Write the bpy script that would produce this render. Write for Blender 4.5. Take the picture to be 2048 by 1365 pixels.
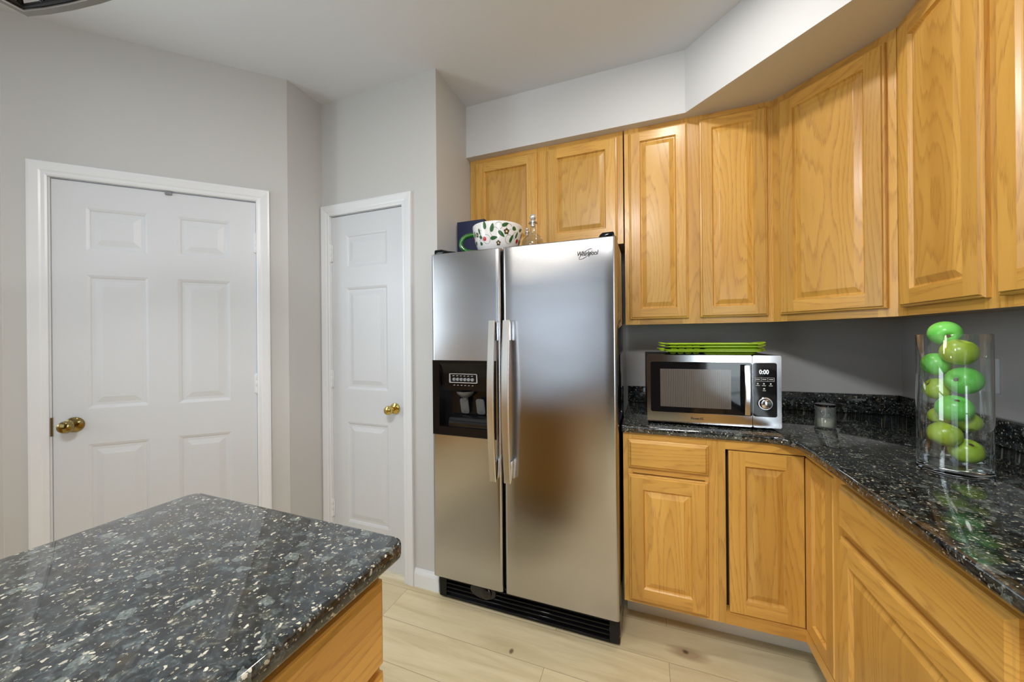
import bpy, bmesh, math, random
from mathutils import Vector, Matrix
random.seed(7)
for o in list(bpy.data.objects): bpy.data.objects.remove(o, do_unlink=True)
SC = bpy.context.scene
COL = SC.collection
PI = math.pi

# ------------------------------------------------------------------ camera, world, lights, exposure
cam = bpy.data.cameras.new('camera'); camo = bpy.data.objects.new('camera', cam); COL.objects.link(camo)
cam.sensor_width = 36.0; cam.lens = 719.66 / 2048 * 36.0; cam.shift_y = -(682.5 - 677.9) / 2048; cam.clip_start = 0.02
RT, UP, FW = Vector((0.936495, 0.350568, -0.008884)), Vector((0.008345, 0.003048, 0.999961)), Vector((-0.350581, 0.936532, 0.0000717))
m = Matrix.Identity(4)
for i in range(3): m[i][0], m[i][1], m[i][2] = RT[i], UP[i], -FW[i]
m.translation = Vector((-1.13198, -2.24417, 1.28869)); camo.matrix_world = m
SC.camera = camo
SC.view_settings.view_transform = 'Standard'; SC.view_settings.look = 'None'
SC.view_settings.gamma = 1.0; SC.view_settings.use_curve_mapping = False
SC.view_settings.exposure = 0.17
SC.cycles.use_denoising = True
SC.cycles.max_bounces = 10; SC.cycles.diffuse_bounces = 6; SC.cycles.glossy_bounces = 6
SC.cycles.transmission_bounces = 8; SC.cycles.transparent_max_bounces = 24
SC.cycles.caustics_reflective = False; SC.cycles.caustics_refractive = False
SC.cycles.sample_clamp_indirect = 4.0
world = bpy.data.worlds.new('daylight'); SC.world = world; world.use_nodes = True
bg = world.node_tree.nodes['Background']; bg.inputs[0].default_value = (0.80, 0.88, 1.0, 1); bg.inputs[1].default_value = 1.5

def area(name, loc, rot, sx, sy, power, color, shape='RECTANGLE', spread=PI):
    l = bpy.data.lights.new(name, 'AREA'); l.shape = shape; l.size = sx
    if shape in ('RECTANGLE', 'ELLIPSE'): l.size_y = sy
    l.energy = power; l.color = color; l.spread = spread
    o = bpy.data.objects.new(name, l); COL.objects.link(o); o.location = loc; o.rotation_euler = rot
    return o
ROOM_Y = -5.2; RIGHT_X = 1.7; NOOK_Y = -2.95; LEFT_X = -3.638; CEIL = 2.6733
REAR_WIN = [(-3.56, -1.70, 0.80, 2.34), (-0.02, 1.00, 0.10, 2.25)]     # x0 x1 z0 z1
ADDED_LEFT_WIN = [(-3.00, -1.95, 0.95, 2.20)]                                    # y0 y1 z0 z1; unseen window, added to light the right-hand drawers
RIGHT_WIN = [(-4.7, -3.4, 1.00, 2.20)]
DAY = (0.88, 0.95, 1.0)
x0, x1, z0, z1 = REAR_WIN[1]
area('daylight_rear', ((x0+x1)/2, ROOM_Y-0.16, (z0+z1)/2), (PI/2, 0, 0), x1-x0, z1-z0, 20*(x1-x0)*(z1-z0), DAY)
for y0, y1, z0, z1 in ADDED_LEFT_WIN:
    area('added_light_left', (LEFT_X-0.16, (y0+y1)/2, (z0+z1)/2), (PI/2, 0, -PI/2), y1-y0, z1-z0, 19*(y1-y0)*(z1-z0), DAY)  # light added at the unseen left window to brighten left-facing fronts
for y0, y1, z0, z1 in RIGHT_WIN:
    area('daylight_right', (RIGHT_X+0.16, (y0+y1)/2, (z0+z1)/2), (PI/2, 0, PI/2), y1-y0, z1-z0, 5*(y1-y0)*(z1-z0), DAY)
LANTERN_W = 4.0
CANS = [(-0.98, -0.98, 5.6), (-2.55, -1.62, 0.5), (-2.75, -4.2, 2.5), (-1.75, -4.2, 2.5)]
for x, y, p in CANS:
    area('can_light', (x, y, CEIL-0.012), (0, 0, 0), 0.12, 0.12, p, (1.0, 0.95, 0.87), 'DISK')
FILL_XY = (-1.32, -2.62)
area('added_fill_light', (FILL_XY[0], FILL_XY[1], CEIL-0.085), (0, 0, 0), 0.46, 0.46, 43.0, (0.985, 0.98, 0.99), 'DISK')  # unseen ceiling lamp added as the main fill for the kitchen

# ------------------------------------------------------------------ materials
def newmat(name):
    mt = bpy.data.materials.new(name); mt.use_nodes = True; nt = mt.node_tree
    return mt, nt, nt.nodes, nt.links, nt.nodes['Principled BSDF']
def s2l(c): return tuple(((x/255)/12.92 if x/255 <= .04045 else ((x/255+.055)/1.055)**2.4) for x in c) + (1,)
def plain(name, col, rough=0.5, metal=0.0, spec=0.5, coat=0.0, emis=None, es=0, bump=0, bscale=300):
    mt, nt, N, L, b = newmat(name)
    b.inputs['Base Color'].default_value = (*col, 1); b.inputs['Roughness'].default_value = rough
    b.inputs['Metallic'].default_value = metal; b.inputs['Specular IOR Level'].default_value = spec
    b.inputs['Coat Weight'].default_value = coat
    if emis: b.inputs['Emission Color'].default_value = (*emis, 1); b.inputs['Emission Strength'].default_value = es
    tc = N.new('ShaderNodeTexCoord'); n = N.new('ShaderNodeTexNoise'); n.inputs['Scale'].default_value = bscale
    L.new(tc.outputs['Object'], n.inputs['Vector'])
    if bump:
        bp = N.new('ShaderNodeBump'); bp.inputs['Strength'].default_value = bump; bp.inputs['Distance'].default_value = 0.002
        L.new(n.outputs['Fac'], bp.inputs['Height']); L.new(bp.outputs['Normal'], b.inputs['Normal'])
    return mt
def ramp(N, pts, interp='LINEAR'):
    r = N.new('ShaderNodeValToRGB'); e = r.color_ramp.elements; r.color_ramp.interpolation = interp
    while len(e) < len(pts): e.new(0.5)
    for k, (p, c) in enumerate(pts): e[k].position = p; e[k].color = c if len(c) == 4 else (*c, 1)
    return r
def math_(N, L, op, a, b=None):
    n = N.new('ShaderNodeMath'); n.operation = op
    for i, v in enumerate((a, b)):
        if v is None: continue
        if isinstance(v, (int, float)): n.inputs[i].default_value = v
        else: L.new(v, n.inputs[i])
    return n.outputs[0]
def mixc(N, L, f, a, b, mode='MIX'):
    n = N.new('ShaderNodeMix'); n.data_type = 'RGBA'; n.blend_type = mode
    for i, v in ((0, f), (6, a), (7, b)):
        if isinstance(v, (int, float)): n.inputs[i].default_value = v
        elif isinstance(v, tuple): n.inputs[i].default_value = v if len(v) == 4 else (*v, 1)
        else: L.new(v, n.inputs[i])
    return n.outputs[2]
def mapping(N, L, src, sc=(1, 1, 1), loc=(0, 0, 0)):
    n = N.new('ShaderNodeMapping'); n.inputs['Scale'].default_value = sc; n.inputs['Location'].default_value = loc
    L.new(src, n.inputs['Vector']); return n.outputs[0]

def oak(name, lo, mid, hi, dark):
    mt, nt, N, L, b = newmat(name)
    uv = N.new('ShaderNodeUVMap').outputs[0]
    def noise(sc, detail=2, dist=0.0):
        n = N.new('ShaderNodeTexNoise'); n.inputs['Scale'].default_value = 1.0; n.inputs['Detail'].default_value = detail; n.inputs['Distortion'].default_value = dist
        L.new(mapping(N, L, uv, sc), n.inputs['Vector']); return n.outputs['Fac']
    sp = N.new('ShaderNodeSeparateXYZ'); L.new(uv, sp.inputs[0])
    broad = noise((5.5, 0.85, 1), 1); fine = noise((60, 3.0, 1), 3); tone = noise((9, 0.8, 1), 2); pore = noise((900, 26, 1), 1); board = noise((1.7, 0.45, 1), 0)
    # contour lines of a slow field give cathedral arches
    fld = math_(N, L, 'ADD', math_(N, L, 'MULTIPLY', sp.outputs[0], 14.0), math_(N, L, 'ADD', math_(N, L, 'MULTIPLY', broad, 9.0), math_(N, L, 'MULTIPLY', fine, 0.55)))
    ring = math_(N, L, 'FRACT', math_(N, L, 'MULTIPLY', fld, 2.1))
    rr = ramp(N, [(0.0, (0.05,)*3), (0.55, (0.22,)*3), (0.86, (0.85,)*3), (1.0, (0.05,)*3)]); L.new(ring, rr.inputs[0])
    pr = ramp(N, [(0.42, (0.25,)*3), (0.68, (1, 1, 1))]); L.new(pore, pr.inputs[0])
    f = math_(N, L, 'MULTIPLY', math_(N, L, 'MULTIPLY', rr.outputs[0], pr.outputs[0]), 0.80)
    base = ramp(N, [(0.28, lo), (0.5, mid), (0.72, hi)]); L.new(tone, base.inputs[0])
    col = mixc(N, L, f, base.outputs[0], dark)
    vr = ramp(N, [(0.32, (0.86, 0.84, 0.80)), (0.68, (1.10, 1.09, 1.08))]); L.new(board, vr.inputs[0])
    col = mixc(N, L, 1.0, col, vr.outputs[0], 'MULTIPLY'); L.new(col, b.inputs['Base Color'])
    b.inputs['Roughness'].default_value = 0.36; b.inputs['Coat Weight'].default_value = 0.25; b.inputs['Coat Roughness'].default_value = 0.20
    bp = N.new('ShaderNodeBump'); bp.inputs['Strength'].default_value = 0.2; bp.inputs['Distance'].default_value = 0.0005; bp.invert = True
    L.new(f, bp.inputs['Height']); L.new(bp.outputs['Normal'], b.inputs['Normal'])
    return mt
OAK = oak('honey_oak', s2l((198, 149, 70)), s2l((213, 166, 82)), s2l((223, 178, 95)), s2l((148, 96, 40)))

def granite():
    mt, nt, N, L, b = newmat('dark_granite')
    tc = N.new('ShaderNodeTexCoord').outputs['Object']
    def warp(scale, amount, detail=3):
        d = N.new('ShaderNodeTexNoise'); d.inputs['Scale'].default_value = scale; d.inputs['Detail'].default_value = detail; L.new(tc, d.inputs['Vector'])
        s = N.new('ShaderNodeVectorMath'); s.operation = 'SUBTRACT'; L.new(d.outputs['Color'], s.inputs[0]); s.inputs[1].default_value = (.5, .5, .5)
        sc = N.new('ShaderNodeVectorMath'); sc.operation = 'SCALE'; L.new(s.outputs[0], sc.inputs[0]); sc.inputs['Scale'].default_value = amount
        a = N.new('ShaderNodeVectorMath'); a.operation = 'ADD'; L.new(tc, a.inputs[0]); L.new(sc.outputs[0], a.inputs[1]); return a.outputs[0]
    w1 = warp(55, 0.020); w2 = warp(110, 0.013)
    def vor(scale, src):
        v = N.new('ShaderNodeTexVoronoi'); v.inputs['Scale'].default_value = scale; L.new(src, v.inputs['Vector'])
        s = N.new('ShaderNodeSeparateColor'); L.new(v.outputs['Color'], s.inputs[0]); return v, s
    v1, s1 = vor(62, w1)
    pal = ramp(N, [(0.0, s2l((10, 11, 12))), (0.30, s2l((20, 23, 23))), (0.48, s2l((36, 41, 42))), (0.64, s2l((26, 31, 36))), (0.78, s2l((56, 64, 65))), (0.90, s2l((62, 53, 36))), (0.935, s2l((112, 121, 118)))], 'CONSTANT')
    L.new(s1.outputs[0], pal.inputs[0])
    n4 = N.new('ShaderNodeTexNoise'); n4.inputs['Scale'].default_value = 210; n4.inputs['Detail'].default_value = 4; L.new(tc, n4.inputs['Vector'])
    nr = ramp(N, [(0.3, (0.45,)*3), (0.7, (1.55,)*3)]); L.new(n4.outputs['Fac'], nr.inputs[0])
    def nz(scale, detail, rough=0.6, dist=0.0):
        n = N.new('ShaderNodeTexNoise'); n.inputs['Scale'].default_value = scale; n.inputs['Detail'].default_value = detail; n.inputs['Roughness'].default_value = rough; n.inputs['Distortion'].default_value = dist
        L.new(tc, n.inputs['Vector']); return n.outputs['Fac']
    body = ramp(N, [(0.35, s2l((9, 10, 11))), (0.47, s2l((27, 30, 31))), (0.55, s2l((58, 64, 65))), (0.64, s2l((98, 106, 103))), (0.73, s2l((126, 131, 122)))]); L.new(nz(58, 7, 0.68, 0.9), body.inputs[0])
    hue = ramp(N, [(0.34, (1.30, 1.08, 0.74)), (0.46, (1.0, 1.0, 1.0)), (0.60, (0.86, 0.98, 1.10)), (0.72, (0.95, 1.05, 0.92))]); L.new(nz(21, 3), hue.inputs[0])
    c = mixc(N, L, 1.0, body.outputs[0], hue.outputs[0], 'MULTIPLY')
    c = mixc(N, L, 0.50, c, pal.outputs[0])
    c = mixc(N, L, 1.0, c, nr.outputs[0], 'MULTIPLY')
    v2, s2 = vor(150, w2)
    fl = math_(N, L, 'MULTIPLY', math_(N, L, 'GREATER_THAN', s2.outputs[0], 0.88), math_(N, L, 'LESS_THAN', math_(N, L, 'ADD', v2.outputs['Distance'], math_(N, L, 'MULTIPLY', nz(300, 2), 0.35)), 0.60))
    flc = ramp(N, [(0.0, s2l((146, 142, 122))), (0.5, s2l((196, 192, 176))), (1.0, s2l((128, 127, 110)))]); L.new(s2.outputs[1], flc.inputs[0])
    v3, s3 = vor(260, w2)
    small = math_(N, L, 'MULTIPLY', math_(N, L, 'GREATER_THAN', s3.outputs[0], 0.87), math_(N, L, 'LESS_THAN', v3.outputs['Distance'], 0.42))
    c = mixc(N, L, small, c, s2l((128, 126, 112)))
    c = mixc(N, L, fl, c, flc.outputs[0])
    L.new(c, b.inputs['Base Color']); b.inputs['Roughness'].default_value = 0.045; b.inputs['Specular IOR Level'].default_value = 1.0
    return mt
GRANITE = granite()

def floor_mat():
    mt, nt, N, L, b = newmat('pale_oak_planks')
    tc = N.new('ShaderNodeTexCoord').outputs['Object']
    br = N.new('ShaderNodeTexBrick'); br.offset = 0.37; br.squash = 1.0
    L.new(mapping(N, L, tc, (1, 1, 1), (1.06, 0.696, 0)), br.inputs['Vector'])
    br.inputs['Scale'].default_value = 1.0; br.inputs['Brick Width'].default_value = 1.24; br.inputs['Row Height'].default_value = 0.19
    br.inputs['Mortar Size'].default_value = 0.0011; br.inputs['Mortar Smooth'].default_value = 0.3; br.inputs['Bias'].default_value = 0
    br.inputs['Color1'].default_value = (0.0, 0.0, 0.0, 1); br.inputs['Color2'].default_value = (1, 1, 1, 1); br.inputs['Mortar'].default_value = (0.5, 0.5, 0.5, 1)
    sepb = N.new('ShaderNodeSeparateColor'); L.new(br.outputs['Color'], sepb.inputs[0])
    off = N.new('ShaderNodeCombineXYZ'); L.new(math_(N, L, 'MULTIPLY', sepb.outputs[0], 7.0), off.inputs[1])
    ad = N.new('ShaderNodeVectorMath'); ad.operation = 'ADD'; L.new(tc, ad.inputs[0]); L.new(off.outputs[0], ad.inputs[1])
    g = N.new('ShaderNodeTexNoise'); g.inputs['Scale'].default_value = 1.0; g.inputs['Detail'].default_value = 4; g.inputs['Distortion'].default_value = 1.2
    L.new(mapping(N, L, ad.outputs[0], (2.2, 16, 1)), g.inputs['Vector'])
    g2 = N.new('ShaderNodeTexNoise'); g2.inputs['Scale'].default_value = 1.0; g2.inputs['Detail'].default_value = 2
    L.new(mapping(N, L, ad.outputs[0], (12, 260, 1)), g2.inputs['Vector'])
    base = ramp(N, [(0.28, s2l((204, 189, 150))), (0.5, s2l((221, 207, 169))), (0.75, s2l((229, 217, 182)))]); L.new(g.outputs['Fac'], base.inputs[0])
    c = mixc(N, L, math_(N, L, 'MULTIPLY', g2.outputs['Fac'], 0.22), base.outputs[0], s2l((150, 130, 98)))
    tone = ramp(N, [(0.0, (0.90, 0.90, 0.89)), (1.0, (1.05, 1.05, 1.05))]); L.new(sepb.outputs[0], tone.inputs[0])
    c = mixc(N, L, 1.0, c, tone.outputs[0], 'MULTIPLY')
    # a dark knot and fainter ones
    def knot(x, y, rx, ry, col, c):
        mv = mapping(N, L, tc, (1/rx, 1/ry, 0), (-x/rx, -y/ry, 0))
        ln = N.new('ShaderNodeVectorMath'); ln.operation = 'LENGTH'; L.new(mv, ln.inputs[0])
        wob = math_(N, L, 'ADD', ln.outputs['Value'], math_(N, L, 'MULTIPLY', g.outputs['Fac'], 0.8))
        r = ramp(N, [(0.55, (1, 1, 1)), (1.0, (0, 0, 0))]); L.new(math_(N, L, 'MULTIPLY', wob, 0.6), r.inputs[0])
        return mixc(N, L, r.outputs[0], c, col)
    c = knot(-0.985, -0.627, 0.075, 0.03, s2l((170, 150, 118)), c)
    c = knot(-0.994, -0.621, 0.013, 0.011, s2l((98, 80, 60)), c)
    c = knot(-1.30, -0.97, 0.10, 0.02, s2l((172, 152, 120)), c)
    c = knot(-1.665, -0.86, 0.008, 0.012, s2l((120, 102, 76)), c)
    c = mixc(N, L, math_(N, L, 'MULTIPLY', br.outputs['Fac'], 0.75), c, s2l((112, 98, 74)))
    L.new(c, b.inputs['Base Color']); b.inputs['Roughness'].default_value = 0.42
    return mt
FLOOR = floor_mat()

def paint(name, col, rough=0.6):
    mt, nt, N, L, b = newmat(name)
    tc = N.new('ShaderNodeTexCoord').outputs['Object']
    n = N.new('ShaderNodeTexNoise'); n.inputs['Scale'].default_value = 260; n.inputs['Detail'].default_value = 3; L.new(tc, n.inputs['Vector'])
    bp = N.new('ShaderNodeBump'); bp.inputs['Strength'].default_value = 0.08; bp.inputs['Distance'].default_value = 0.001
    L.new(n.outputs['Fac'], bp.inputs['Height']); L.new(bp.outputs['Normal'], b.inputs['Normal'])
    b.inputs['Base Color'].default_value = (*col, 1); b.inputs['Roughness'].default_value = rough; b.inputs['Specular IOR Level'].default_value = 0.3
    return mt
WALL = paint('greige_wall_paint', (0.525, 0.53, 0.53))
CEILM = paint('ceiling_paint', (0.66, 0.69, 0.735), 0.8)
SOFFIT = paint('brightened_soffit_paint', (0.63, 0.645, 0.67))  # wall paint made lighter to stand in for the downlight on the soffit
WHITE = plain('white_trim_paint', (0.70, 0.725, 0.76), 0.28, bump=0.02)
DOORW = plain('white_door_paint', (0.60, 0.625, 0.665), 0.38, bump=0.04, bscale=500)

def steel(name, col, rough, wavy=0.0, aniso=0.6):
    mt, nt, N, L, b = newmat(name)
    uv = N.new('ShaderNodeUVMap').outputs[0]
    tc = N.new('ShaderNodeTexCoord').outputs['Object']
    n = N.new('ShaderNodeTexNoise'); n.inputs['Scale'].default_value = 1.0; n.inputs['Detail'].default_value = 2
    L.new(mapping(N, L, uv, (700, 2.5, 1)), n.inputs['Vector'])
    r = ramp(N, [(0.3, (rough-.003,)*3), (0.7, (rough+.003,)*3)]); L.new(n.outputs['Fac'], r.inputs[0]); N.remove(b); b = N.new('ShaderNodeBsdfAnisotropic'); b.distribution = 'BECKMANN'
    b.inputs['Color'].default_value = (*col, 1); b.inputs['Anisotropy'].default_value = aniso; L.new(r.outputs[0], b.inputs['Roughness'])
    tg = N.new('ShaderNodeTangent'); tg.direction_type = 'UV_MAP'; tg.uv_map = 'UVMap'; L.new(tg.outputs[0], b.inputs['Tangent'])
    L.new(b.outputs[0], N['Material Output'].inputs[0])
    if wavy:
        n2 = N.new('ShaderNodeTexNoise'); n2.inputs['Scale'].default_value = 1.0; n2.inputs['Detail'].default_value = 1
        L.new(mapping(N, L, tc, (2.2, 1, 3.5)), n2.inputs['Vector'])
        bp = N.new('ShaderNodeBump'); bp.inputs['Strength'].default_value = 1.0; bp.inputs['Distance'].default_value = wavy
        L.new(n2.outputs['Fac'], bp.inputs['Height']); L.new(bp.outputs['Normal'], b.inputs['Normal'])
    return mt
STEEL = steel('brushed_stainless', (0.475, 0.475, 0.49), 0.26, 0.005, 0.0)
STEEL2 = steel('appliance_stainless', (0.66, 0.66, 0.68), 0.18, 0.0, 0.0)
SATIN = plain('satin_metal', (0.74, 0.72, 0.68), 0.26, 1.0)
CHROME = plain('chrome', (0.8, 0.8, 0.82), 0.07, 1.0)
BLACK = plain('black_plastic', (0.005, 0.005, 0.006), 0.10, spec=0.22)
BLACKG = plain('black_gloss_enamel', (0.006, 0.006, 0.007), 0.05, spec=0.45)
BLACKM = plain('black_matte_plastic', (0.012, 0.012, 0.013), 0.42)
GREYP = plain('grey_plastic', (0.22, 0.23, 0.24), 0.25)
SMOKE = plain('smoked_grey_plastic', (0.085, 0.088, 0.092), 0.22)
LETTER = plain('dark_lettering', (0.02, 0.02, 0.022), 0.5, spec=0.2)
WHITEINK = plain('white_ink', (0.72, 0.73, 0.74), 0.5)
BRASS = plain('antique_brass', (0.30, 0.22, 0.085), 0.13, 1.0)
BRASSB = plain('polished_brass', (0.62, 0.47, 0.14), 0.09, 1.0)
MELAM = plain('pale_cabinet_underside', (0.52, 0.43, 0.30), 0.5)
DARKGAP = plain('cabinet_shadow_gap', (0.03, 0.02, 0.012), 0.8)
LIME = plain('lime_green_plastic', (0.40, 0.62, 0.025), 0.28)
NAVY = plain('navy_cloth_cover', (0.010, 0.016, 0.060), 0.6, bump=0.1, bscale=900)
PAGES = plain('book_pages', (0.70, 0.68, 0.62), 0.8)
CERAM = plain('white_glazed_ceramic', (0.80, 0.80, 0.80), 0.12, coat=0.5)
GREENG = plain('green_glaze', (0.010, 0.14, 0.012), 0.10, coat=0.6)
LEAFG = plain('painted_leaf_green', (0.018, 0.10, 0.022), 0.3)
REDP = plain('painted_red', (0.50, 0.012, 0.015), 0.25)
BROWNP = plain('painted_brown', (0.055, 0.040, 0.028), 0.3)
CREAMP = plain('painted_cream', (0.80, 0.62, 0.30), 0.3)
INK = plain('painted_dark_line', (0.012, 0.02, 0.016), 0.3)
WAX = plain('cream_candle_wax', (0.72, 0.70, 0.55), 0.45)
GLOW = plain('warm_lamp_lens', (0.9, 0.9, 0.85), 0.4, emis=(1.0, 0.86, 0.66), es=3.0)
DIGIT = plain('display_digits', (0.8, 0.85, 0.9), 0.4, emis=(0.85, 0.92, 1.0), es=0.55)
BRONZE = plain('dark_bronze', (0.004, 0.0035, 0.003), 0.6, spec=0.2)
BAND = plain('pewter_band', (0.20, 0.195, 0.185), 0.45, 0.3)

def thin_glass(name, tint=(0.97, 0.985, 0.98), refl=1.0, painted_haze=0.0):
    mt, nt, N, L, b = newmat(name); N.remove(b)
    t = N.new('ShaderNodeBsdfTransparent'); t.inputs[0].default_value = (*tint, 1)
    g = N.new('ShaderNodeBsdfGlossy'); g.inputs['Roughness'].default_value = 0.02; g.inputs['Color'].default_value = (1, 1, 1, 1)
    ge = N.new('ShaderNodeNewGeometry'); dt = N.new('ShaderNodeVectorMath'); dt.operation = 'DOT_PRODUCT'
    L.new(ge.outputs['Normal'], dt.inputs[0]); L.new(ge.outputs['Incoming'], dt.inputs[1])
    c1 = math_(N, L, 'SUBTRACT', 1.0, math_(N, L, 'ABSOLUTE', dt.outputs['Value']))
    fz = math_(N, L, 'ADD', math_(N, L, 'MULTIPLY', math_(N, L, 'POWER', c1, 3.6), 0.90), 0.045)
    mx = N.new('ShaderNodeMixShader'); L.new(math_(N, L, 'MULTIPLY', fz, refl), mx.inputs[0]); L.new(t.outputs[0], mx.inputs[1]); L.new(g.outputs[0], mx.inputs[2])
    out = mx.outputs[0]
    if painted_haze:
        d = N.new('ShaderNodeBsdfDiffuse'); d.inputs[0].default_value = (0.62, 0.66, 0.64, 1); m2 = N.new('ShaderNodeMixShader'); m2.inputs[0].default_value = painted_haze
        L.new(out, m2.inputs[1]); L.new(d.outputs[0], m2.inputs[2]); out = m2.outputs[0]
    L.new(out, N['Material Output'].inputs[0]); return mt
GLASS = thin_glass('clear_glass', (0.965, 0.985, 0.98), 1.7)
GLASSB = thin_glass('clear_bottle_glass', (0.90, 0.92, 0.91), 2.4)
GLASSJ = thin_glass('jar_glass', (0.95, 0.97, 0.965), 2.4, 0.10)  # pale grey mixed into the glass as painted brightness of its interior
PANE = thin_glass('window_glass', (0.95, 0.97, 0.97), 0.6)
def solid_glass():
    mt, nt, N, L, b = newmat('thick_base_glass'); b.inputs['Base Color'].default_value = (0.93, 0.98, 0.97, 1)
    b.inputs['Transmission Weight'].default_value = 1; b.inputs['Roughness'].default_value = 0.0; b.inputs['IOR'].default_value = 1.48; return mt
GLASSS = solid_glass()
def screen_mat():
    mt, nt, N, L, b = newmat('perforated_oven_screen')
    uv = N.new('ShaderNodeUVMap').outputs[0]
    w = N.new('ShaderNodeTexWave'); w.inputs['Scale'].default_value = 88; L.new(uv, w.inputs['Vector'])
    r = ramp(N, [(0.35, s2l((36, 30, 28))), (0.75, s2l((128, 122, 116)))]); L.new(w.outputs['Fac'], r.inputs[0])
    L.new(r.outputs[0], b.inputs['Base Color']); b.inputs['Roughness'].default_value = 0.12; return mt
SCREEN = screen_mat()
def apple_mat(name, a, b_, c_):
    mt, nt, N, L, b = newmat(name)
    tc = N.new('ShaderNodeTexCoord').outputs['Object']
    n = N.new('ShaderNodeTexNoise'); n.inputs['Scale'].default_value = 26; n.inputs['Detail'].default_value = 2; L.new(tc, n.inputs['Vector'])
    r = ramp(N, [(0.3, a), (0.55, b_), (0.8, c_)]); L.new(n.outputs['Fac'], r.inputs[0])
    v = N.new('ShaderNodeTexVoronoi'); v.inputs['Scale'].default_value = 150; L.new(tc, v.inputs['Vector'])
    sp = math_(N, L, 'MULTIPLY', math_(N, L, 'LESS_THAN', v.outputs['Distance'], 0.11), 0.35)
    L.new(mixc(N, L, sp, r.outputs[0], s2l((190, 205, 120))), b.inputs['Base Color']); b.inputs['Roughness'].default_value = 0.28
    return mt
APPLE1 = apple_mat('bright_green_apple_skin', s2l((104, 205, 82)), s2l((120, 218, 98)), s2l((138, 226, 118)))
APPLE2 = apple_mat('yellow_green_apple_skin', s2l((150, 182, 48)), s2l((168, 198, 66)), s2l((182, 208, 84)))
PIT = plain('apple_stem_pit', (0.10, 0.055, 0.02), 0.7)

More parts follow.
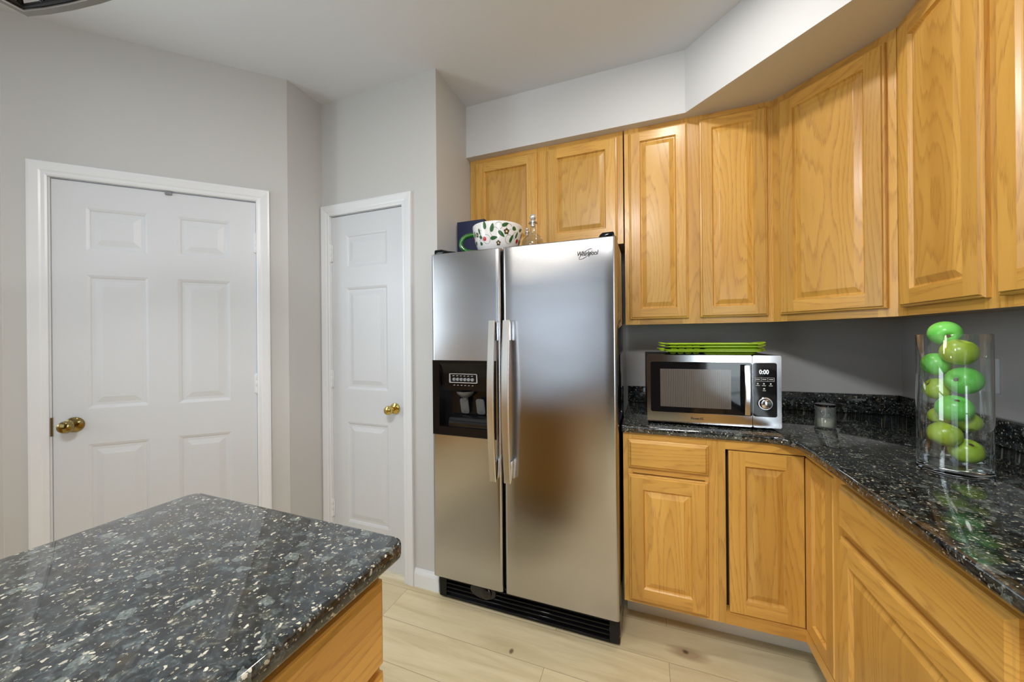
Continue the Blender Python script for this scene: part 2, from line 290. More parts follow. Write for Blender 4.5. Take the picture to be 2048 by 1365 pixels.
# ------------------------------------------------------------------ mesh helpers
class Fr:
    def __init__(s, o, U=(1, 0, 0), V=(0, 0, 1), W=(0, -1, 0)):
        s.o, s.U, s.V, s.W = Vector(o), Vector(U), Vector(V), Vector(W)
    def __call__(s, u, v, w): return s.o + s.U*u + s.V*v + s.W*w
XYZ = Fr((0, 0, 0), (1, 0, 0), (0, 1, 0), (0, 0, 1))
class MB:
    def __init__(s, fr=XYZ): s.fr = fr; s.v = []; s.f = []; s.uv = []; s.mi = []; s.m = 0
    def face(s, pts, g=1, off=None):
        fr = s.fr; k = len(s.v); s.v += [fr(*p) for p in pts]; s.f.append(tuple(range(k, k+len(pts)))); s.mi.append(s.m)
        off = off or (0, 0); ax = [a for a in range(3) if a != g]
        e = [max(p[a] for p in pts)-min(p[a] for p in pts) for a in ax]; a = ax[0] if e[0] >= e[1] else ax[1]
        s.uv.append([(p[a]+off[0], p[g]+off[1]) for p in pts])
    def box(s, a, b, g=1, off=None, skip=()):
        off = off or (random.uniform(0, 60), random.uniform(0, 60))
        x0, y0, z0 = a; x1, y1, z1 = b
        F = dict(x0=[(x0, y0, z0), (x0, y0, z1), (x0, y1, z1), (x0, y1, z0)], x1=[(x1, y0, z0), (x1, y1, z0), (x1, y1, z1), (x1, y0, z1)],
                 y0=[(x0, y0, z0), (x1, y0, z0), (x1, y0, z1), (x0, y0, z1)], y1=[(x0, y1, z0), (x0, y1, z1), (x1, y1, z1), (x1, y1, z0)],
                 z0=[(x0, y0, z0), (x0, y1, z0), (x1, y1, z0), (x1, y0, z0)], z1=[(x0, y0, z1), (x1, y0, z1), (x1, y1, z1), (x0, y1, z1)])
        for k, q in F.items():
            if k not in skip: s.face(q, g, off)
    def prism(s, poly, z0, z1, g=2, axis=2):
        off = (random.uniform(0, 60), random.uniform(0, 60))
        def P(p, z):
            q = list(p); q.insert(axis, z); return tuple(q)
        s.face([P(p, z1) for p in poly], g if g != axis else (axis+1) % 3, off); s.face([P(p, z0) for p in reversed(poly)], g if g != axis else (axis+1) % 3, off)
        for i in range(len(poly)):
            a, b = poly[i], poly[(i+1) % len(poly)]; s.face([P(a, z0), P(b, z0), P(b, z1), P(a, z1)], g, off)
    def ring(s, A, B, g=1, offs=None):
        for i in range(len(A)):
            j = (i+1) % len(A); s.face([A[i], A[j], B[j], B[i]], g, offs)
    def lathe(s, c, prof, n=48, axis=2, g=1):
        def P(r, z, t):
            a, b = r*math.cos(t), r*math.sin(t)
            q = [a, b]; q.insert(axis, z); return (c[0]+q[0], c[1]+q[1], c[2]+q[2])
        for i in range(len(prof)-1):
            (r0, z0), (r1, z1) = prof[i], prof[i+1]
            for k in range(n):
                t0, t1 = 2*PI*k/n, 2*PI*(k+1)/n
                q = [P(r0, z0, t0)] if r0 < 1e-6 else [P(r0, z0, t0), P(r0, z0, t1)]
                q += [P(r1, z1, t0)] if r1 < 1e-6 else [P(r1, z1, t1), P(r1, z1, t0)]
                if len(q) > 2: s.face(q, g)
    def tube(s, pts, r, n=8, closed=False):
        pts = [Vector(p) for p in pts]; R = []
        prev = None
        for i, p in enumerate(pts):
            t = (pts[(i+1) % len(pts)]-pts[i-1]) if closed else (pts[min(i+1, len(pts)-1)]-pts[max(i-1, 0)])
            t.normalize()
            a = prev if prev is not None else (Vector((0, 0, 1)) if abs(t.z) < .9 else Vector((1, 0, 0)))
            a = (a-t*a.dot(t)).normalized(); b = t.cross(a); prev = a
            rr = r[i] if isinstance(r, (list, tuple)) else r
            R.append([tuple(p+(a*math.cos(2*PI*k/n)+b*math.sin(2*PI*k/n))*rr) for k in range(n)])
        for i in range(len(R)-(0 if closed else 1)): s.ring(R[i], R[(i+1) % len(R)])
        if not closed: s.face(list(reversed(R[0]))); s.face(R[-1])
    def build(s, name, mats, parent=None, smooth=0, bevel=0.0, seg=2, bev_ang=0.6):
        me = bpy.data.meshes.new(name); org = ROOTLOC.get(parent.name if parent else '', Vector((0, 0, 0)))
        me.from_pydata([v-org for v in s.v], [], s.f)
        ul = me.uv_layers.new(name='UVMap'); k = 0
        for q in s.uv:
            for c in q: ul.data[k].uv = c; k += 1
        for mt in (mats if isinstance(mats, (list, tuple)) else [mats]): me.materials.append(mt)
        for p, mi in zip(me.polygons, s.mi): p.material_index = mi
        bm = bmesh.new(); bm.from_mesh(me); bmesh.ops.remove_doubles(bm, verts=bm.verts, dist=1e-5)
        bmesh.ops.dissolve_degenerate(bm, edges=bm.edges, dist=1e-6)
        bmesh.ops.recalc_face_normals(bm, faces=bm.faces)
        if bevel:
            es = [e for e in bm.edges if len(e.link_faces) == 2 and e.calc_face_angle(0) > bev_ang]
            bmesh.ops.bevel(bm, geom=es, offset=bevel, segments=seg, affect='EDGES', profile=0.5, clamp_overlap=True)
        bm.to_mesh(me); bm.free()
        if smooth or bevel:
            for p in me.polygons: p.use_smooth = True
            me.set_sharp_from_angle(angle=math.radians(smooth or 40))
        o = bpy.data.objects.new(name, me); COL.objects.link(o)
        if parent: o.parent = parent; ROOTLOC[o.name] = org
        return o
ROOTLOC = {}
def tag(o, label=None, cat=None, group=None, kind=None):
    if label: o['label'] = label
    if cat: o['category'] = cat
    if group: o['group'] = group
    if kind: o['kind'] = kind
    return o
def thing(name, label, cat, loc, group=None):
    o = bpy.data.objects.new(name, None); COL.objects.link(o); o.location = loc; o.empty_display_size = 0.1
    ROOTLOC[o.name] = Vector(loc); return tag(o, label, cat, group)
def struct(o, label=None): return tag(o, label, None, None, 'structure')
def text_mesh(name, body, mat, parent, fr, size, depth=0.0006, shear=0.0, xscale=1.0, offset=0.0):
    cu = bpy.data.curves.new(name, 'FONT'); cu.body = body; cu.size = size; cu.extrude = depth; cu.shear = shear; cu.offset = offset
    t = bpy.data.objects.new(name+'_tmp', cu); COL.objects.link(t)
    dg = bpy.context.evaluated_depsgraph_get(); me = bpy.data.meshes.new_from_object(t.evaluated_get(dg))
    bpy.data.objects.remove(t, do_unlink=True); org = ROOTLOC.get(parent.name, Vector((0, 0, 0)))
    for v in me.vertices: v.co = fr(v.co.x*xscale, v.co.y, v.co.z)-org
    me.materials.clear(); me.materials.append(mat); me.name = name
    o = bpy.data.objects.new(name, me); COL.objects.link(o); o.parent = parent; ROOTLOC[o.name] = org; return o

def rect(u0, v0, u1, v1, i=0.0, w=0.0): return [(u0+i, v0+i, w), (u1-i, v0+i, w), (u1-i, v1-i, w), (u0+i, v1-i, w)]
CAB_EDGE = [(0.0, 0.0), (0.0, 0.011), (0.0025, 0.0135), (0.0075, 0.0145), (0.010, 0.0200)]
CAB_PANEL = [(0.0, 0.0200), (0.0045, 0.0130), (0.0065, 0.0105), (0.0095, 0.0105), (0.030, 0.0185), (0.0320, 0.0188)]
def cab_door(name, fr, u0, v0, u1, v1, parent, stile=0.058, edge=CAB_EDGE, recess=0.0):
    m = MB(fr); o = lambda: (random.uniform(0, 60), random.uniform(0, 60))
    e = [(a, b-recess) for a, b in edge]; pr = [(a, b-recess) for a, b in CAB_PANEL]
    oo = o()
    m.face(list(reversed(rect(u0, v0, u1, v1, 0, e[0][1]))), 1, oo)
    for (i0, w0), (i1, w1) in zip(e, e[1:]):
        A, B = rect(u0, v0, u1, v1, i0, w0), rect(u0, v0, u1, v1, i1, w1)
        for k in range(4): m.face([A[k], A[(k+1) % 4], B[(k+1) % 4], B[k]], 0 if k in (0, 2) else 1, oo)
    i, w = e[-1]; a0, b0, a1, b1 = u0+i, v0+i, u1-i, v1-i; s0, s1 = u0+stile, u1-stile; t0, t1 = v0+stile, v1-stile
    for (x0, y0, x1, y1, g) in ((a0, b0, s0, b1, 1), (s1, b0, a1, b1, 1), (s0, b0, s1, t0, 0), (s0, t1, s1, b1, 0)):
        m.face([(x0, y0, w), (x1, y0, w), (x1, y1, w), (x0, y1, w)], g, o())
    oo = o()
    for (i0, w0), (i1, w1) in zip(pr, pr[1:]):
        A, B = rect(s0, t0, s1, t1, i0, w0), rect(s0, t0, s1, t1, i1, w1)
        for k in range(4): m.face([A[k], A[(k+1) % 4], B[(k+1) % 4], B[k]], 1, oo)
    i, w = pr[-1]; m.face(rect(s0, t0, s1, t1, i, w), 1, oo)
    return m.build(name, OAK, parent)
def cab_drawer(name, fr, u0, v0, u1, v1, parent):
    m = MB(fr); oo = (random.uniform(0, 60), random.uniform(0, 60))
    e = [(0, 0), (0, 0.011), (0.0025, 0.0135), (0.006, 0.0145), (0.012, 0.0200)]
    m.face(list(reversed(rect(u0, v0, u1, v1, 0, 0))), 0, oo)
    for (i0, w0), (i1, w1) in zip(e, e[1:]):
        A, B = rect(u0, v0, u1, v1, i0, w0), rect(u0, v0, u1, v1, i1, w1)
        for k in range(4): m.face([A[k], A[(k+1) % 4], B[(k+1) % 4], B[k]], 0, oo)
    m.face(rect(u0, v0, u1, v1, e[-1][0], e[-1][1]), 0, oo)
    return m.build(name, OAK, parent)
def face_frame(fr, u0, v0, u1, v1, stiles, rails, parent, depth=0.019):
    """stiles: list of (u0,u1); rails: list of (u0,u1,v0,v1)"""
    m = MB(fr)
    for a, b in stiles: m.box((a, v0, -depth), (b, v1, 0), 1)
    for a, b, c, d in rails: m.box((a, c, -depth), (b, d, 0), 0)
    return m.build('face_frame', OAK, parent)

# ------------------------------------------------------------------ room shell
YU, YBF, XUR, ZS, ZU = -0.2766, -0.6231, -0.3009, 2.3705, 1.3556
XP0, XP1, YP, YD = -2.9098, -2.1315, -0.6539, -0.8707
def boxobj(name, boxes, mat, parent=None, **k):
    m = MB()
    for a, b in boxes: m.box(a, b, 2, (0, 0))
    return m.build(name, mat, parent, **k)
struct(boxobj('floor', [((-4.2, ROOM_Y-0.2, -0.05), (RIGHT_X+0.2, 0.2, 0.0))], FLOOR))
struct(boxobj('ceiling', [((-4.2, ROOM_Y-0.2, CEIL), (RIGHT_X+0.2, 0.2, CEIL+0.05))], CEILM))
struct(boxobj('wall_back', [((XP1, 0, 0), (0.0, 0.1, CEIL))], WALL))
y0, y1, z0, z1 = RIGHT_WIN[0]
struct(boxobj('wall_right', [((0.0, NOOK_Y, 0), (0.12, 0.1, CEIL))], WALL))
struct(boxobj('wall_nook', [((0.12, NOOK_Y, 0), (RIGHT_X+0.12, NOOK_Y+0.12, CEIL))], WALL))
struct(boxobj('wall_far_right', [((RIGHT_X, y1, 0), (RIGHT_X+0.12, NOOK_Y, CEIL)), ((RIGHT_X, ROOM_Y, 0), (RIGHT_X+0.12, y0, CEIL)), ((RIGHT_X, y0, 0), (RIGHT_X+0.12, y1, z0)), ((RIGHT_X, y0, z1), (RIGHT_X+0.12, y1, CEIL))], WALL))
# pantry wall with its door opening
PA, PB = -2.8455, -2.3425     # opening
OPZ = 2.008
struct(boxobj('wall_pantry', [((XP0-0.10, YP, 0), (PA, YP+0.12, CEIL)), ((PB, YP, 0), (XP1, YP+0.12, CEIL)), ((PA, YP, OPZ), (PB, YP+0.12, CEIL))], WALL))
struct(boxobj('wall_alcove', [((XP1-0.12, YP+0.12, 0), (XP1, 0.1, CEIL))], WALL))
TH = 0.79376
WT = Vector((-math.sin(TH), -math.cos(TH), 0)); WN = Vector((math.cos(TH), -math.sin(TH), 0))   # along (leftwards), out to room
WO = Vector((XP0, YD, 0))
DOORF = Fr(WO, -WT, (0, 0, 1), WN)      # u = -s (s measured leftwards)
m = MB(Fr(WO, WT, (0, 0, 1), WN))
S1 = 1.021; DA, DB = 0.8835, 0.1385
m.box((0, 0, -0.12), (DB, CEIL, 0)); m.box((DA, 0, -0.12), (S1, CEIL, 0)); m.box((DB, OPZ, -0.12), (DA, CEIL, 0))
struct(m.build('wall_angled', WALL))
struct(boxobj('wall_return', [((XP0-0.10, YD+0.001, 0), (XP0, YP, CEIL))], WALL))
CE = WO + WT*S1
b = []
y = CE.y
ys = [(w[0], w[1], w[2], w[3]) for w in ADDED_LEFT_WIN]
y0, y1, z0, z1 = ADDED_LEFT_WIN[0]
b = [((LEFT_X-0.12, y1, 0), (LEFT_X, CE.y+0.0, CEIL)), ((LEFT_X-0.12, ROOM_Y, 0), (LEFT_X, y0, CEIL)), ((LEFT_X-0.12, y0, 0), (LEFT_X, y1, z0)), ((LEFT_X-0.12, y0, z1), (LEFT_X, y1, CEIL))]
struct(boxobj('wall_left', b, WALL))
(xa, xb, za, zb), (xc, xd, zc, zd) = REAR_WIN
struct(boxobj('wall_rear', [((LEFT_X-0.12, ROOM_Y-0.12, 0), (xa, ROOM_Y, CEIL)), ((xb, ROOM_Y-0.12, 0), (xc, ROOM_Y, CEIL)), ((xd, ROOM_Y-0.12, 0), (RIGHT_X+0.12, ROOM_Y, CEIL)),
    ((xa, ROOM_Y-0.12, 0), (xb, ROOM_Y, za)), ((xa, ROOM_Y-0.12, zb), (xb, ROOM_Y, CEIL)), ((xc, ROOM_Y-0.12, 0), (xd, ROOM_Y, zc)), ((xc, ROOM_Y-0.12, zd), (xd, ROOM_Y, CEIL))], WALL))
def window(n, fr, w, h):
    r = thing('window_%d' % n, None, None, tuple(fr.o)); struct(r)
    m = MB(fr); t = 0.05
    m.box((0, 0, -0.09), (t, h, -0.03)); m.box((w-t, 0, -0.09), (w, h, -0.03)); m.box((t, 0, -0.09), (w-t, t, -0.03)); m.box((t, h-t, -0.09), (w-t, h, -0.03))
    k = max(1, round(w/0.75))
    for i in range(1, k): m.box((w*i/k-0.025, t, -0.085), (w*i/k+0.025, h-t, -0.035))
    m.box((t, h*0.52-0.02, -0.08), (w-t, h*0.52+0.02, -0.04))
    m.build('window_frame', WHITE, r)
    m = MB(fr); m.box((t, t, -0.062), (w-t, h-t, -0.058)); m.build('pane', PANE, r)
    m = MB(fr); c = 0.07
    m.box((-c, -c, 0), (0, h+c, 0.016)); m.box((w, -c, 0), (w+c, h+c, 0.016)); m.box((0, h, 0), (w, h+c, 0.016)); m.box((0, -c, 0), (w, 0, 0.03))
    m.build('casing', WHITE, r)
for i, (x0, x1, z0, z1) in enumerate(REAR_WIN): window(i+1, Fr((x1, ROOM_Y, z0), (-1, 0, 0), (0, 0, 1), (0, 1, 0)), x1-x0, z1-z0)
y0, y1, z0, z1 = ADDED_LEFT_WIN[0]
window(3, Fr((LEFT_X, y0, z0), (0, 1, 0), (0, 0, 1), (1, 0, 0)), y1-y0, z1-z0)  # unseen window added for its light
y0, y1, z0, z1 = RIGHT_WIN[0]
window(4, Fr((RIGHT_X, y1, z0), (0, -1, 0), (0, 0, 1), (-1, 0, 0)), y1-y0, z1-z0)
# soffit over the upper cabinets (diagonal across the corner)
SOF = [(XP1, 0), (XP1, -0.3253), (-0.949, -0.3253), (-0.349, -0.9253), (-0.349, -2.72), (0, -2.72), (0, 0)]
m = MB(); m.prism(SOF, ZS, CEIL); struct(m.build('soffit', SOFFIT))

# ------------------------------------------------------------------ doors
def casing(name, fr, u0, u1, ztop, w=0.066, parent=None):
    """moulded casing round an opening; profile (across from inner edge, out)"""
    prof = [(0.0, 0.0), (0.0, 0.010), (0.006, 0.013), (0.018, 0.0125), (0.024, 0.015), (0.050, 0.019), (0.058, 0.018), (w, 0.014), (w, 0.0)]
    m = MB(fr)
    path = lambda d: [(u0-d, 0.0), (u0-d, ztop+d), (u1+d, ztop+d), (u1+d, 0.0)]
    for (d0, w0), (d1, w1) in zip(prof, prof[1:]):
        A, B = path(d0), path(d1)
        for k in range(3): m.face([(*A[k], w0), (*A[k+1], w0), (*B[k+1], w1), (*B[k], w1)])
    return m.build(name, WHITE, parent)
DPANEL = [(0.0, 0.0), (0.010, -0.0035), (0.014, -0.0065), (0.026, -0.0065), (0.048, -0.0015), (0.050, -0.0010)]
def slab(name, fr, u0, u1, v0, v1, panels, parent, w=-0.004, th=0.035):
    m = MB(fr); us = sorted({u0, u1, *[p[0] for p in panels], *[p[2] for p in panels]}); vs = sorted({v0, v1, *[p[1] for p in panels], *[p[3] for p in panels]})
    for a, b in zip(us, us[1:]):
        for c, d in zip(vs, vs[1:]):
            if any(p[0] <= (a+b)/2 <= p[2] and p[1] <= (c+d)/2 <= p[3] for p in panels): continue
            m.face([(a, c, w), (b, c, w), (b, d, w), (a, d, w)])
    for p in panels:
        for (i0, w0), (i1, w1) in zip(DPANEL, DPANEL[1:]): m.ring(rect(*p, i0, w+w0), rect(*p, i1, w+w1))
        m.face(rect(*p, DPANEL[-1][0], w+DPANEL[-1][1]))
    A, B = rect(u0, v0, u1, v1, 0, w), rect(u0, v0, u1, v1, 0, w-th); m.ring(B, A); m.face(list(reversed(B)))
    return m.build(name, DOORW, parent)
def hinge(fr, u, v, parent):
    m = MB(fr); m.box((u-0.011, v-0.048, -0.003), (u+0.011, v+0.048, 0.001)); m.build('hinge', WHITE, parent, bevel=0.0006)
    m = MB(fr); m.lathe((u, v, 0.005), [(0, -0.052), (0.0035, -0.052), (0.0055, -0.048), (0.0055, -0.018), (0.0048, -0.017), (0.0055, -0.016), (0.0055, 0.016), (0.0048, 0.017), (0.0055, 0.018), (0.0055, 0.048), (0.0035, 0.052), (0, 0.052)], 12, 1)
    return m.build('hinge', WHITE, parent, smooth=40)
def knob(fr, u, v, parent, mat, k=1.0):
    m = MB(fr)
    m.lathe((u, v, 0), [(0.0, -0.006), (0.033*k, -0.006), (0.033*k, 0.0), (0.031*k, 0.004), (0.020*k, 0.008), (0.012*k, 0.010), (0.011*k, 0.030), (0.016*k, 0.036), (0.0245*k, 0.044), (0.0265*k, 0.054), (0.022*k, 0.064), (0.012*k, 0.068), (0, 0.0685)], 40, 2)
    return m.build('door_knob', mat, parent, smooth=40)
# door 1 in the angled wall (u runs rightwards: u=-s)
d1 = thing('door_1', 'wide white six-panel door with a dark brass knob in the angled wall', 'door', tuple(WO + WT*0.51)); d1['kind'] = 'structure'
P1 = []
for a, c in ((-0.771, -0.564), (-0.457, -0.252)):
    for z0, z1 in ((1.700, 1.890), (0.993, 1.590), (0.235, 0.835)): P1.append((a, z0, c, z1))
slab('door_slab', DOORF, -0.8785, -0.1435, 0.010, 2.000, P1, d1)
casing('casing', DOORF, -DA, -DB, 2.006, 0.058, d1)
m = MB(DOORF); m.box((-DA, 0, -0.11), (-DA+0.003, OPZ, 0.0)); m.box((-DB-0.003, 0, -0.11), (-DB, OPZ, 0.0)); m.box((-DA, OPZ-0.003, -0.11), (-DB, OPZ, 0.0)); m.build('jamb', WHITE, d1)
for z in (1.792, 1.071, 0.30): hinge(DOORF, -0.1425, z, d1)
knob(DOORF, -0.812, 0.928, d1, BRASS)
m = MB(DOORF); m.box((-0.8835, 0.885, -0.006), (-0.8775, 0.965, 0.0025)); m.build('strike_plate', BRASS, d1)
m = MB(DOORF); m.box((-0.499, 1.988, -0.004), (-0.474, 2.001, 0.006)); m.build('latch_bracket', GREYP, d1, bevel=0.001)
# door 2, narrow pantry door
PF = Fr((0, YP, 0))
d2 = thing('door_2', 'narrow white pantry door with a bright brass knob beside the refrigerator', 'door', ((PA+PB)/2, YP, 0)); d2['kind'] = 'structure'
P2 = [(-2.738, z0, -2.450, z1) for z0, z1 in ((1.702, 1.891), (1.010, 1.589), (0.252, 0.823))]
slab('door_slab', PF, PA+0.004, PB-0.004, 0.032, 2.000, P2, d2)
casing('casing', PF, PA, PB, 2.006, 0.0605, d2)
m = MB(PF); m.box((PA, 0, -0.11), (PA+0.003, OPZ, 0.0)); m.box((PB-0.003, 0, -0.11), (PB, OPZ, 0)); m.box((PA, OPZ-0.003, -0.11), (PB, OPZ, 0)); m.build('jamb', WHITE, d2)
for z in (1.792, 1.065, 0.319): hinge(PF, PA+0.002, z, d2)
knob(PF, -2.403, 0.918, d2, BRASSB, 0.92)
# baseboards
BB = [(0, 0), (0.013, 0), (0.013, 0.066), (0.010, 0.076), (0.006, 0.084), (0.004, 0.092), (0, 0.092)]
def baseboard(name, fr, u0, u1):
    m = MB(fr); A = [(u0, z, w) for w, z in BB]; B = [(u1, z, w) for w, z in BB]; m.ring(A, B); m.face(A); m.face(list(reversed(B)))
    return struct(m.build(name, WHITE))
baseboard('baseboard_pantry', PF, -2.281, XP1)
baseboard('baseboard_angled', DOORF, -S1+0.02, -DA-0.059)
baseboard('baseboard_return', Fr((XP0, YD, 0), (0, 1, 0), (0, 0, 1), (1, 0, 0)), 0.015, YP-YD-0.03)
baseboard('baseboard_left', Fr((LEFT_X, ROOM_Y, 0), (0, 1, 0), (0, 0, 1), (1, 0, 0)), 0.0, CE.y-ROOM_Y-0.03)
baseboard('baseboard_rear', Fr((LEFT_X, ROOM_Y, 0), (1, 0, 0), (0, 0, 1), (0, 1, 0)), 0.02, -LEFT_X-0.12)

# ------------------------------------------------------------------ upper cabinets
BF = Fr((0, YU, 0))
def carcass(m, a, b, inset=0.004):
    m.box(a, b, 2)
# above the refrigerator
ZUF = 1.782
X1 = -1.2412
c = thing('upper_cabinet', 'short two-door oak wall cabinet above the refrigerator', 'cabinet', ((XP1+X1)/2, -0.14, ZUF), 'oak wall cabinets')
m = MB(); m.box((XP1+0.002, YU+0.019, ZUF+0.012), (X1, -0.002, ZS-0.001), 2); m.build('carcass', OAK, c)
face_frame(BF, XP1, ZUF, X1, ZS, [(XP1+0.002, -2.050), (-1.715, -1.640), (-1.275, X1)], [(-2.050, -1.715, ZUF, ZUF+0.045), (-1.640, -1.275, ZUF, ZUF+0.045), (-2.050, -1.715, 2.318, ZS-0.001), (-1.640, -1.275, 2.318, ZS-0.001)], c)
cab_door('door', BF, -2.090, 1.808, -1.706, 2.341, c); cab_door('door', BF, -1.648, 1.808, -1.270, 2.341, c)
# tall two-door
X2 = -0.5838
c = thing('upper_cabinet', 'tall narrow two-door oak wall cabinet above the microwave', 'cabinet', ((X1+X2)/2, -0.14, ZU), 'oak wall cabinets')
m = MB(); m.box((-1.2345, YU+0.019, ZU+0.012), (X2, -0.002, ZS-0.001), 2); m.build('carcass', OAK, c)
face_frame(BF, -1.2375, ZU, X2, ZS, [(-1.2345, -1.165), (-0.965, -0.860), (-0.640, X2)], [(-1.165, -0.965, ZU, ZU+0.040), (-0.860, -0.640, ZU, ZU+0.040), (-1.165, -0.965, 2.318, ZS-0.001), (-0.860, -0.640, 2.318, ZS-0.001)], c)
cab_door('door', BF, -1.211, 1.3835, -0.9375, 2.343, c, 0.052); cab_door('door', BF, -0.886, 1.3835, -0.609, 2.343, c, 0.052)
# diagonal corner
P0 = Vector((X2, YU, 0)); P1v = Vector((XUR, -0.5813, 0)); DT = (P1v-P0).normalized(); DN = Vector((DT.y, -DT.x, 0)); DL = (P1v-P0).length
DF = Fr(P0, DT, (0, 0, 1), DN)
c = thing('corner_upper_cabinet', 'one-door oak wall cabinet set diagonally across the room corner', 'cabinet', (-0.3, -0.3, ZU), 'oak wall cabinets')
q0 = P0-DN*0.019; q1 = P1v-DN*0.019
m = MB(); m.prism([(X2+0.001, -0.002), (X2+0.001, YU+0.018), (q0.x+0.001, q0.y+0.001), (q1.x, q1.y+0.001), (XUR+0.018, -0.5803), (-0.002, -0.5803), (-0.002, -0.002)][::-1], ZU+0.012, ZS-0.001); m.build('carcass', OAK, c)
face_frame(DF, 0, ZU, DL, ZS, [(0.0005, 0.055), (DL-0.055, DL-0.0005)], [(0.055, DL-0.055, ZU, ZU+0.045), (0.055, DL-0.055, 2.318, ZS-0.001)], c)
cab_door('door', DF, 0.034, 1.3855, 0.3905, 2.338, c)
# right run
RF = Fr((XUR, 0, 0), (0, -1, 0), (0, 0, 1), (-1, 0, 0))
def right_upper(u0, u1, label, d):
    c = thing('upper_cabinet', label, 'cabinet', (-0.15, -(u0+u1)/2, ZU), 'oak wall cabinets')
    m = MB(); m.box((XUR+0.019, -u1+0.001, ZU+0.012), (-0.002, -u0-0.001, ZS-0.001), 2); m.build('carcass', [MELAM], c)
    md = (d[0][1]+d[1][0])/2
    face_frame(RF, u0, ZU, u1, ZS, [(u0+0.0005, u0+0.055), (md-0.04, md+0.04), (u1-0.055, u1-0.0005)], [(u0+0.055, md-0.04, ZU, ZU+0.040), (md+0.04, u1-0.055, ZU, ZU+0.040), (u0+0.055, md-0.04, 2.318, ZS-0.001), (md+0.04, u1-0.055, 2.318, ZS-0.001)], c)
    for a, b_ in d: cab_door('door', RF, a, 1.384, b_, 2.340, c)
right_upper(0.5813, 1.372, 'two-door oak wall cabinet on the right wall above the glass vase', [(0.616, 0.947), (0.985, 1.330)])
right_upper(1.374, 2.15, 'two-door oak wall cabinet beyond the right edge of the frame', [(1.41, 1.742), (1.78, 2.112)])

# ------------------------------------------------------------------ base cabinets
ZK, ZCB, ZC = 0.158, 0.8842, 0.914
BBF = Fr((0, YBF, 0)); XRF = -0.5891; RBF = Fr((XRF, 0, 0), (0, -1, 0), (0, 0, 1), (-1, 0, 0))
XBL, XBM = -1.231, -0.872
c = thing('base_cabinet', 'oak base cabinet with one drawer and one door beside the refrigerator', 'cabinet', ((XBL+XBM)/2, -0.32, 0), 'oak base cabinets')
m = MB(); m.box((XBL, YBF+0.019, ZK+0.004), (XBM, -0.02, ZCB), 2); m.build('carcass', OAK, c)
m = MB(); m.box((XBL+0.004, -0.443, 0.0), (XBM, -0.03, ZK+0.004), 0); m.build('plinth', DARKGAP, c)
face_frame(BBF, XBL, ZK, XBM, ZCB, [(XBL, XBL+0.040), (XBM-0.045, XBM)], [(XBL+0.040, XBM-0.045, ZK, ZK+0.035), (XBL+0.040, XBM-0.045, 0.712, 0.736), (XBL+0.040, XBM-0.045, 0.845, ZCB)], c)
cab_drawer('drawer', BBF, -1.2095, 0.738, -0.906, 0.8565, c)
cab_door('door', BBF, -1.2095, 0.1755, -0.909, 0.709, c, 0.058)
# corner (L-shaped front, two-leaf door)
YR1 = -0.858
c = thing('corner_base_cabinet', 'oak corner base cabinet with an angled two-leaf door in the inside corner', 'cabinet', (-0.3, -0.3, 0), 'oak base cabinets')
m = MB(); m.prism([(XBM+0.001, -0.02), (XBM+0.001, YBF+0.045), (XRF+0.045, YBF+0.045), (XRF+0.045, YR1+0.001), (-0.02, YR1+0.001), (-0.02, -0.02)], ZK+0.004, ZCB); m.build('carcass', DARKGAP, c)
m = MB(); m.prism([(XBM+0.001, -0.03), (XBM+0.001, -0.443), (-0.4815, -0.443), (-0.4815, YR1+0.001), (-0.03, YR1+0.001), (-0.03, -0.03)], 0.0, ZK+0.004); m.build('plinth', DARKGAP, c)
m = MB(BBF)
m.box((XBM+0.0005, ZK, -0.045), (-0.846, ZCB, 0), 1); m.box((-0.846, ZK, -0.045), (XRF, 0.2035, 0), 0); m.box((-0.846, 0.846, -0.045), (XRF, ZCB, 0), 0)
m.fr = RBF
u = -YBF; m.box((u, ZK, -0.045), (-YR1-0.018, 0.2035, 0), 0); m.box((u, 0.846, -0.045), (-YR1-0.018, ZCB, 0), 0); m.box((-YR1-0.018, ZK, -0.045), (-YR1-0.0005, ZCB, 0), 1)
m.build('face_frame', OAK, c)
SE = [(0.0, 0.0), (0.0, 0.017), (0.003, 0.020)]
cab_door('door', BBF, -0.8345, 0.2065, XRF-0.0005, 0.8415, c, 0.056, SE, 0.019)
cab_door('door', RBF, -YBF+0.0015, 0.2065, 0.8345, 0.8415, c, 0.050, SE, 0.019)
# right run cabinet with wide drawer
def right_base(u0, u1, label, name='base_cabinet'):
    c = thing(name, label, 'cabinet', (-0.3, -(u0+u1)/2, 0), 'oak base cabinets')
    m = MB(); m.box((XRF+0.019, -u1+0.0005, ZK+0.004), (-0.02, -u0-0.0005, ZCB), 2); m.build('carcass', OAK, c)
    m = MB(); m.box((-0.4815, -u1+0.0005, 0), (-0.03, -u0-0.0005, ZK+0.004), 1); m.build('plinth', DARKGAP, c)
    face_frame(RBF, u0, ZK, u1, ZCB, [(u0+0.0005, u0+0.045), (u1-0.05, u1-0.0005)], [(u0+0.045, u1-0.05, ZK, ZK+0.045), (u0+0.045, u1-0.05, 0.695, 0.725), (u0+0.045, u1-0.05, 0.845, ZCB)], c)
    cab_drawer('drawer', RBF, u0+0.054, 0.722, u1-0.045, 0.851, c)
    md = (u0+u1)/2
    cab_door('door', RBF, u0+0.054, 0.1755, u1-0.045, 0.699, c)
right_base(0.858, 1.500, 'oak base cabinet with a wide drawer under the counter on the right')
right_base(1.502, 2.150, 'oak base cabinet beyond the wide-drawer one, outside the frame')
right_base(2.152, 2.690, 'oak base cabinet at the far end of the right-hand counter')
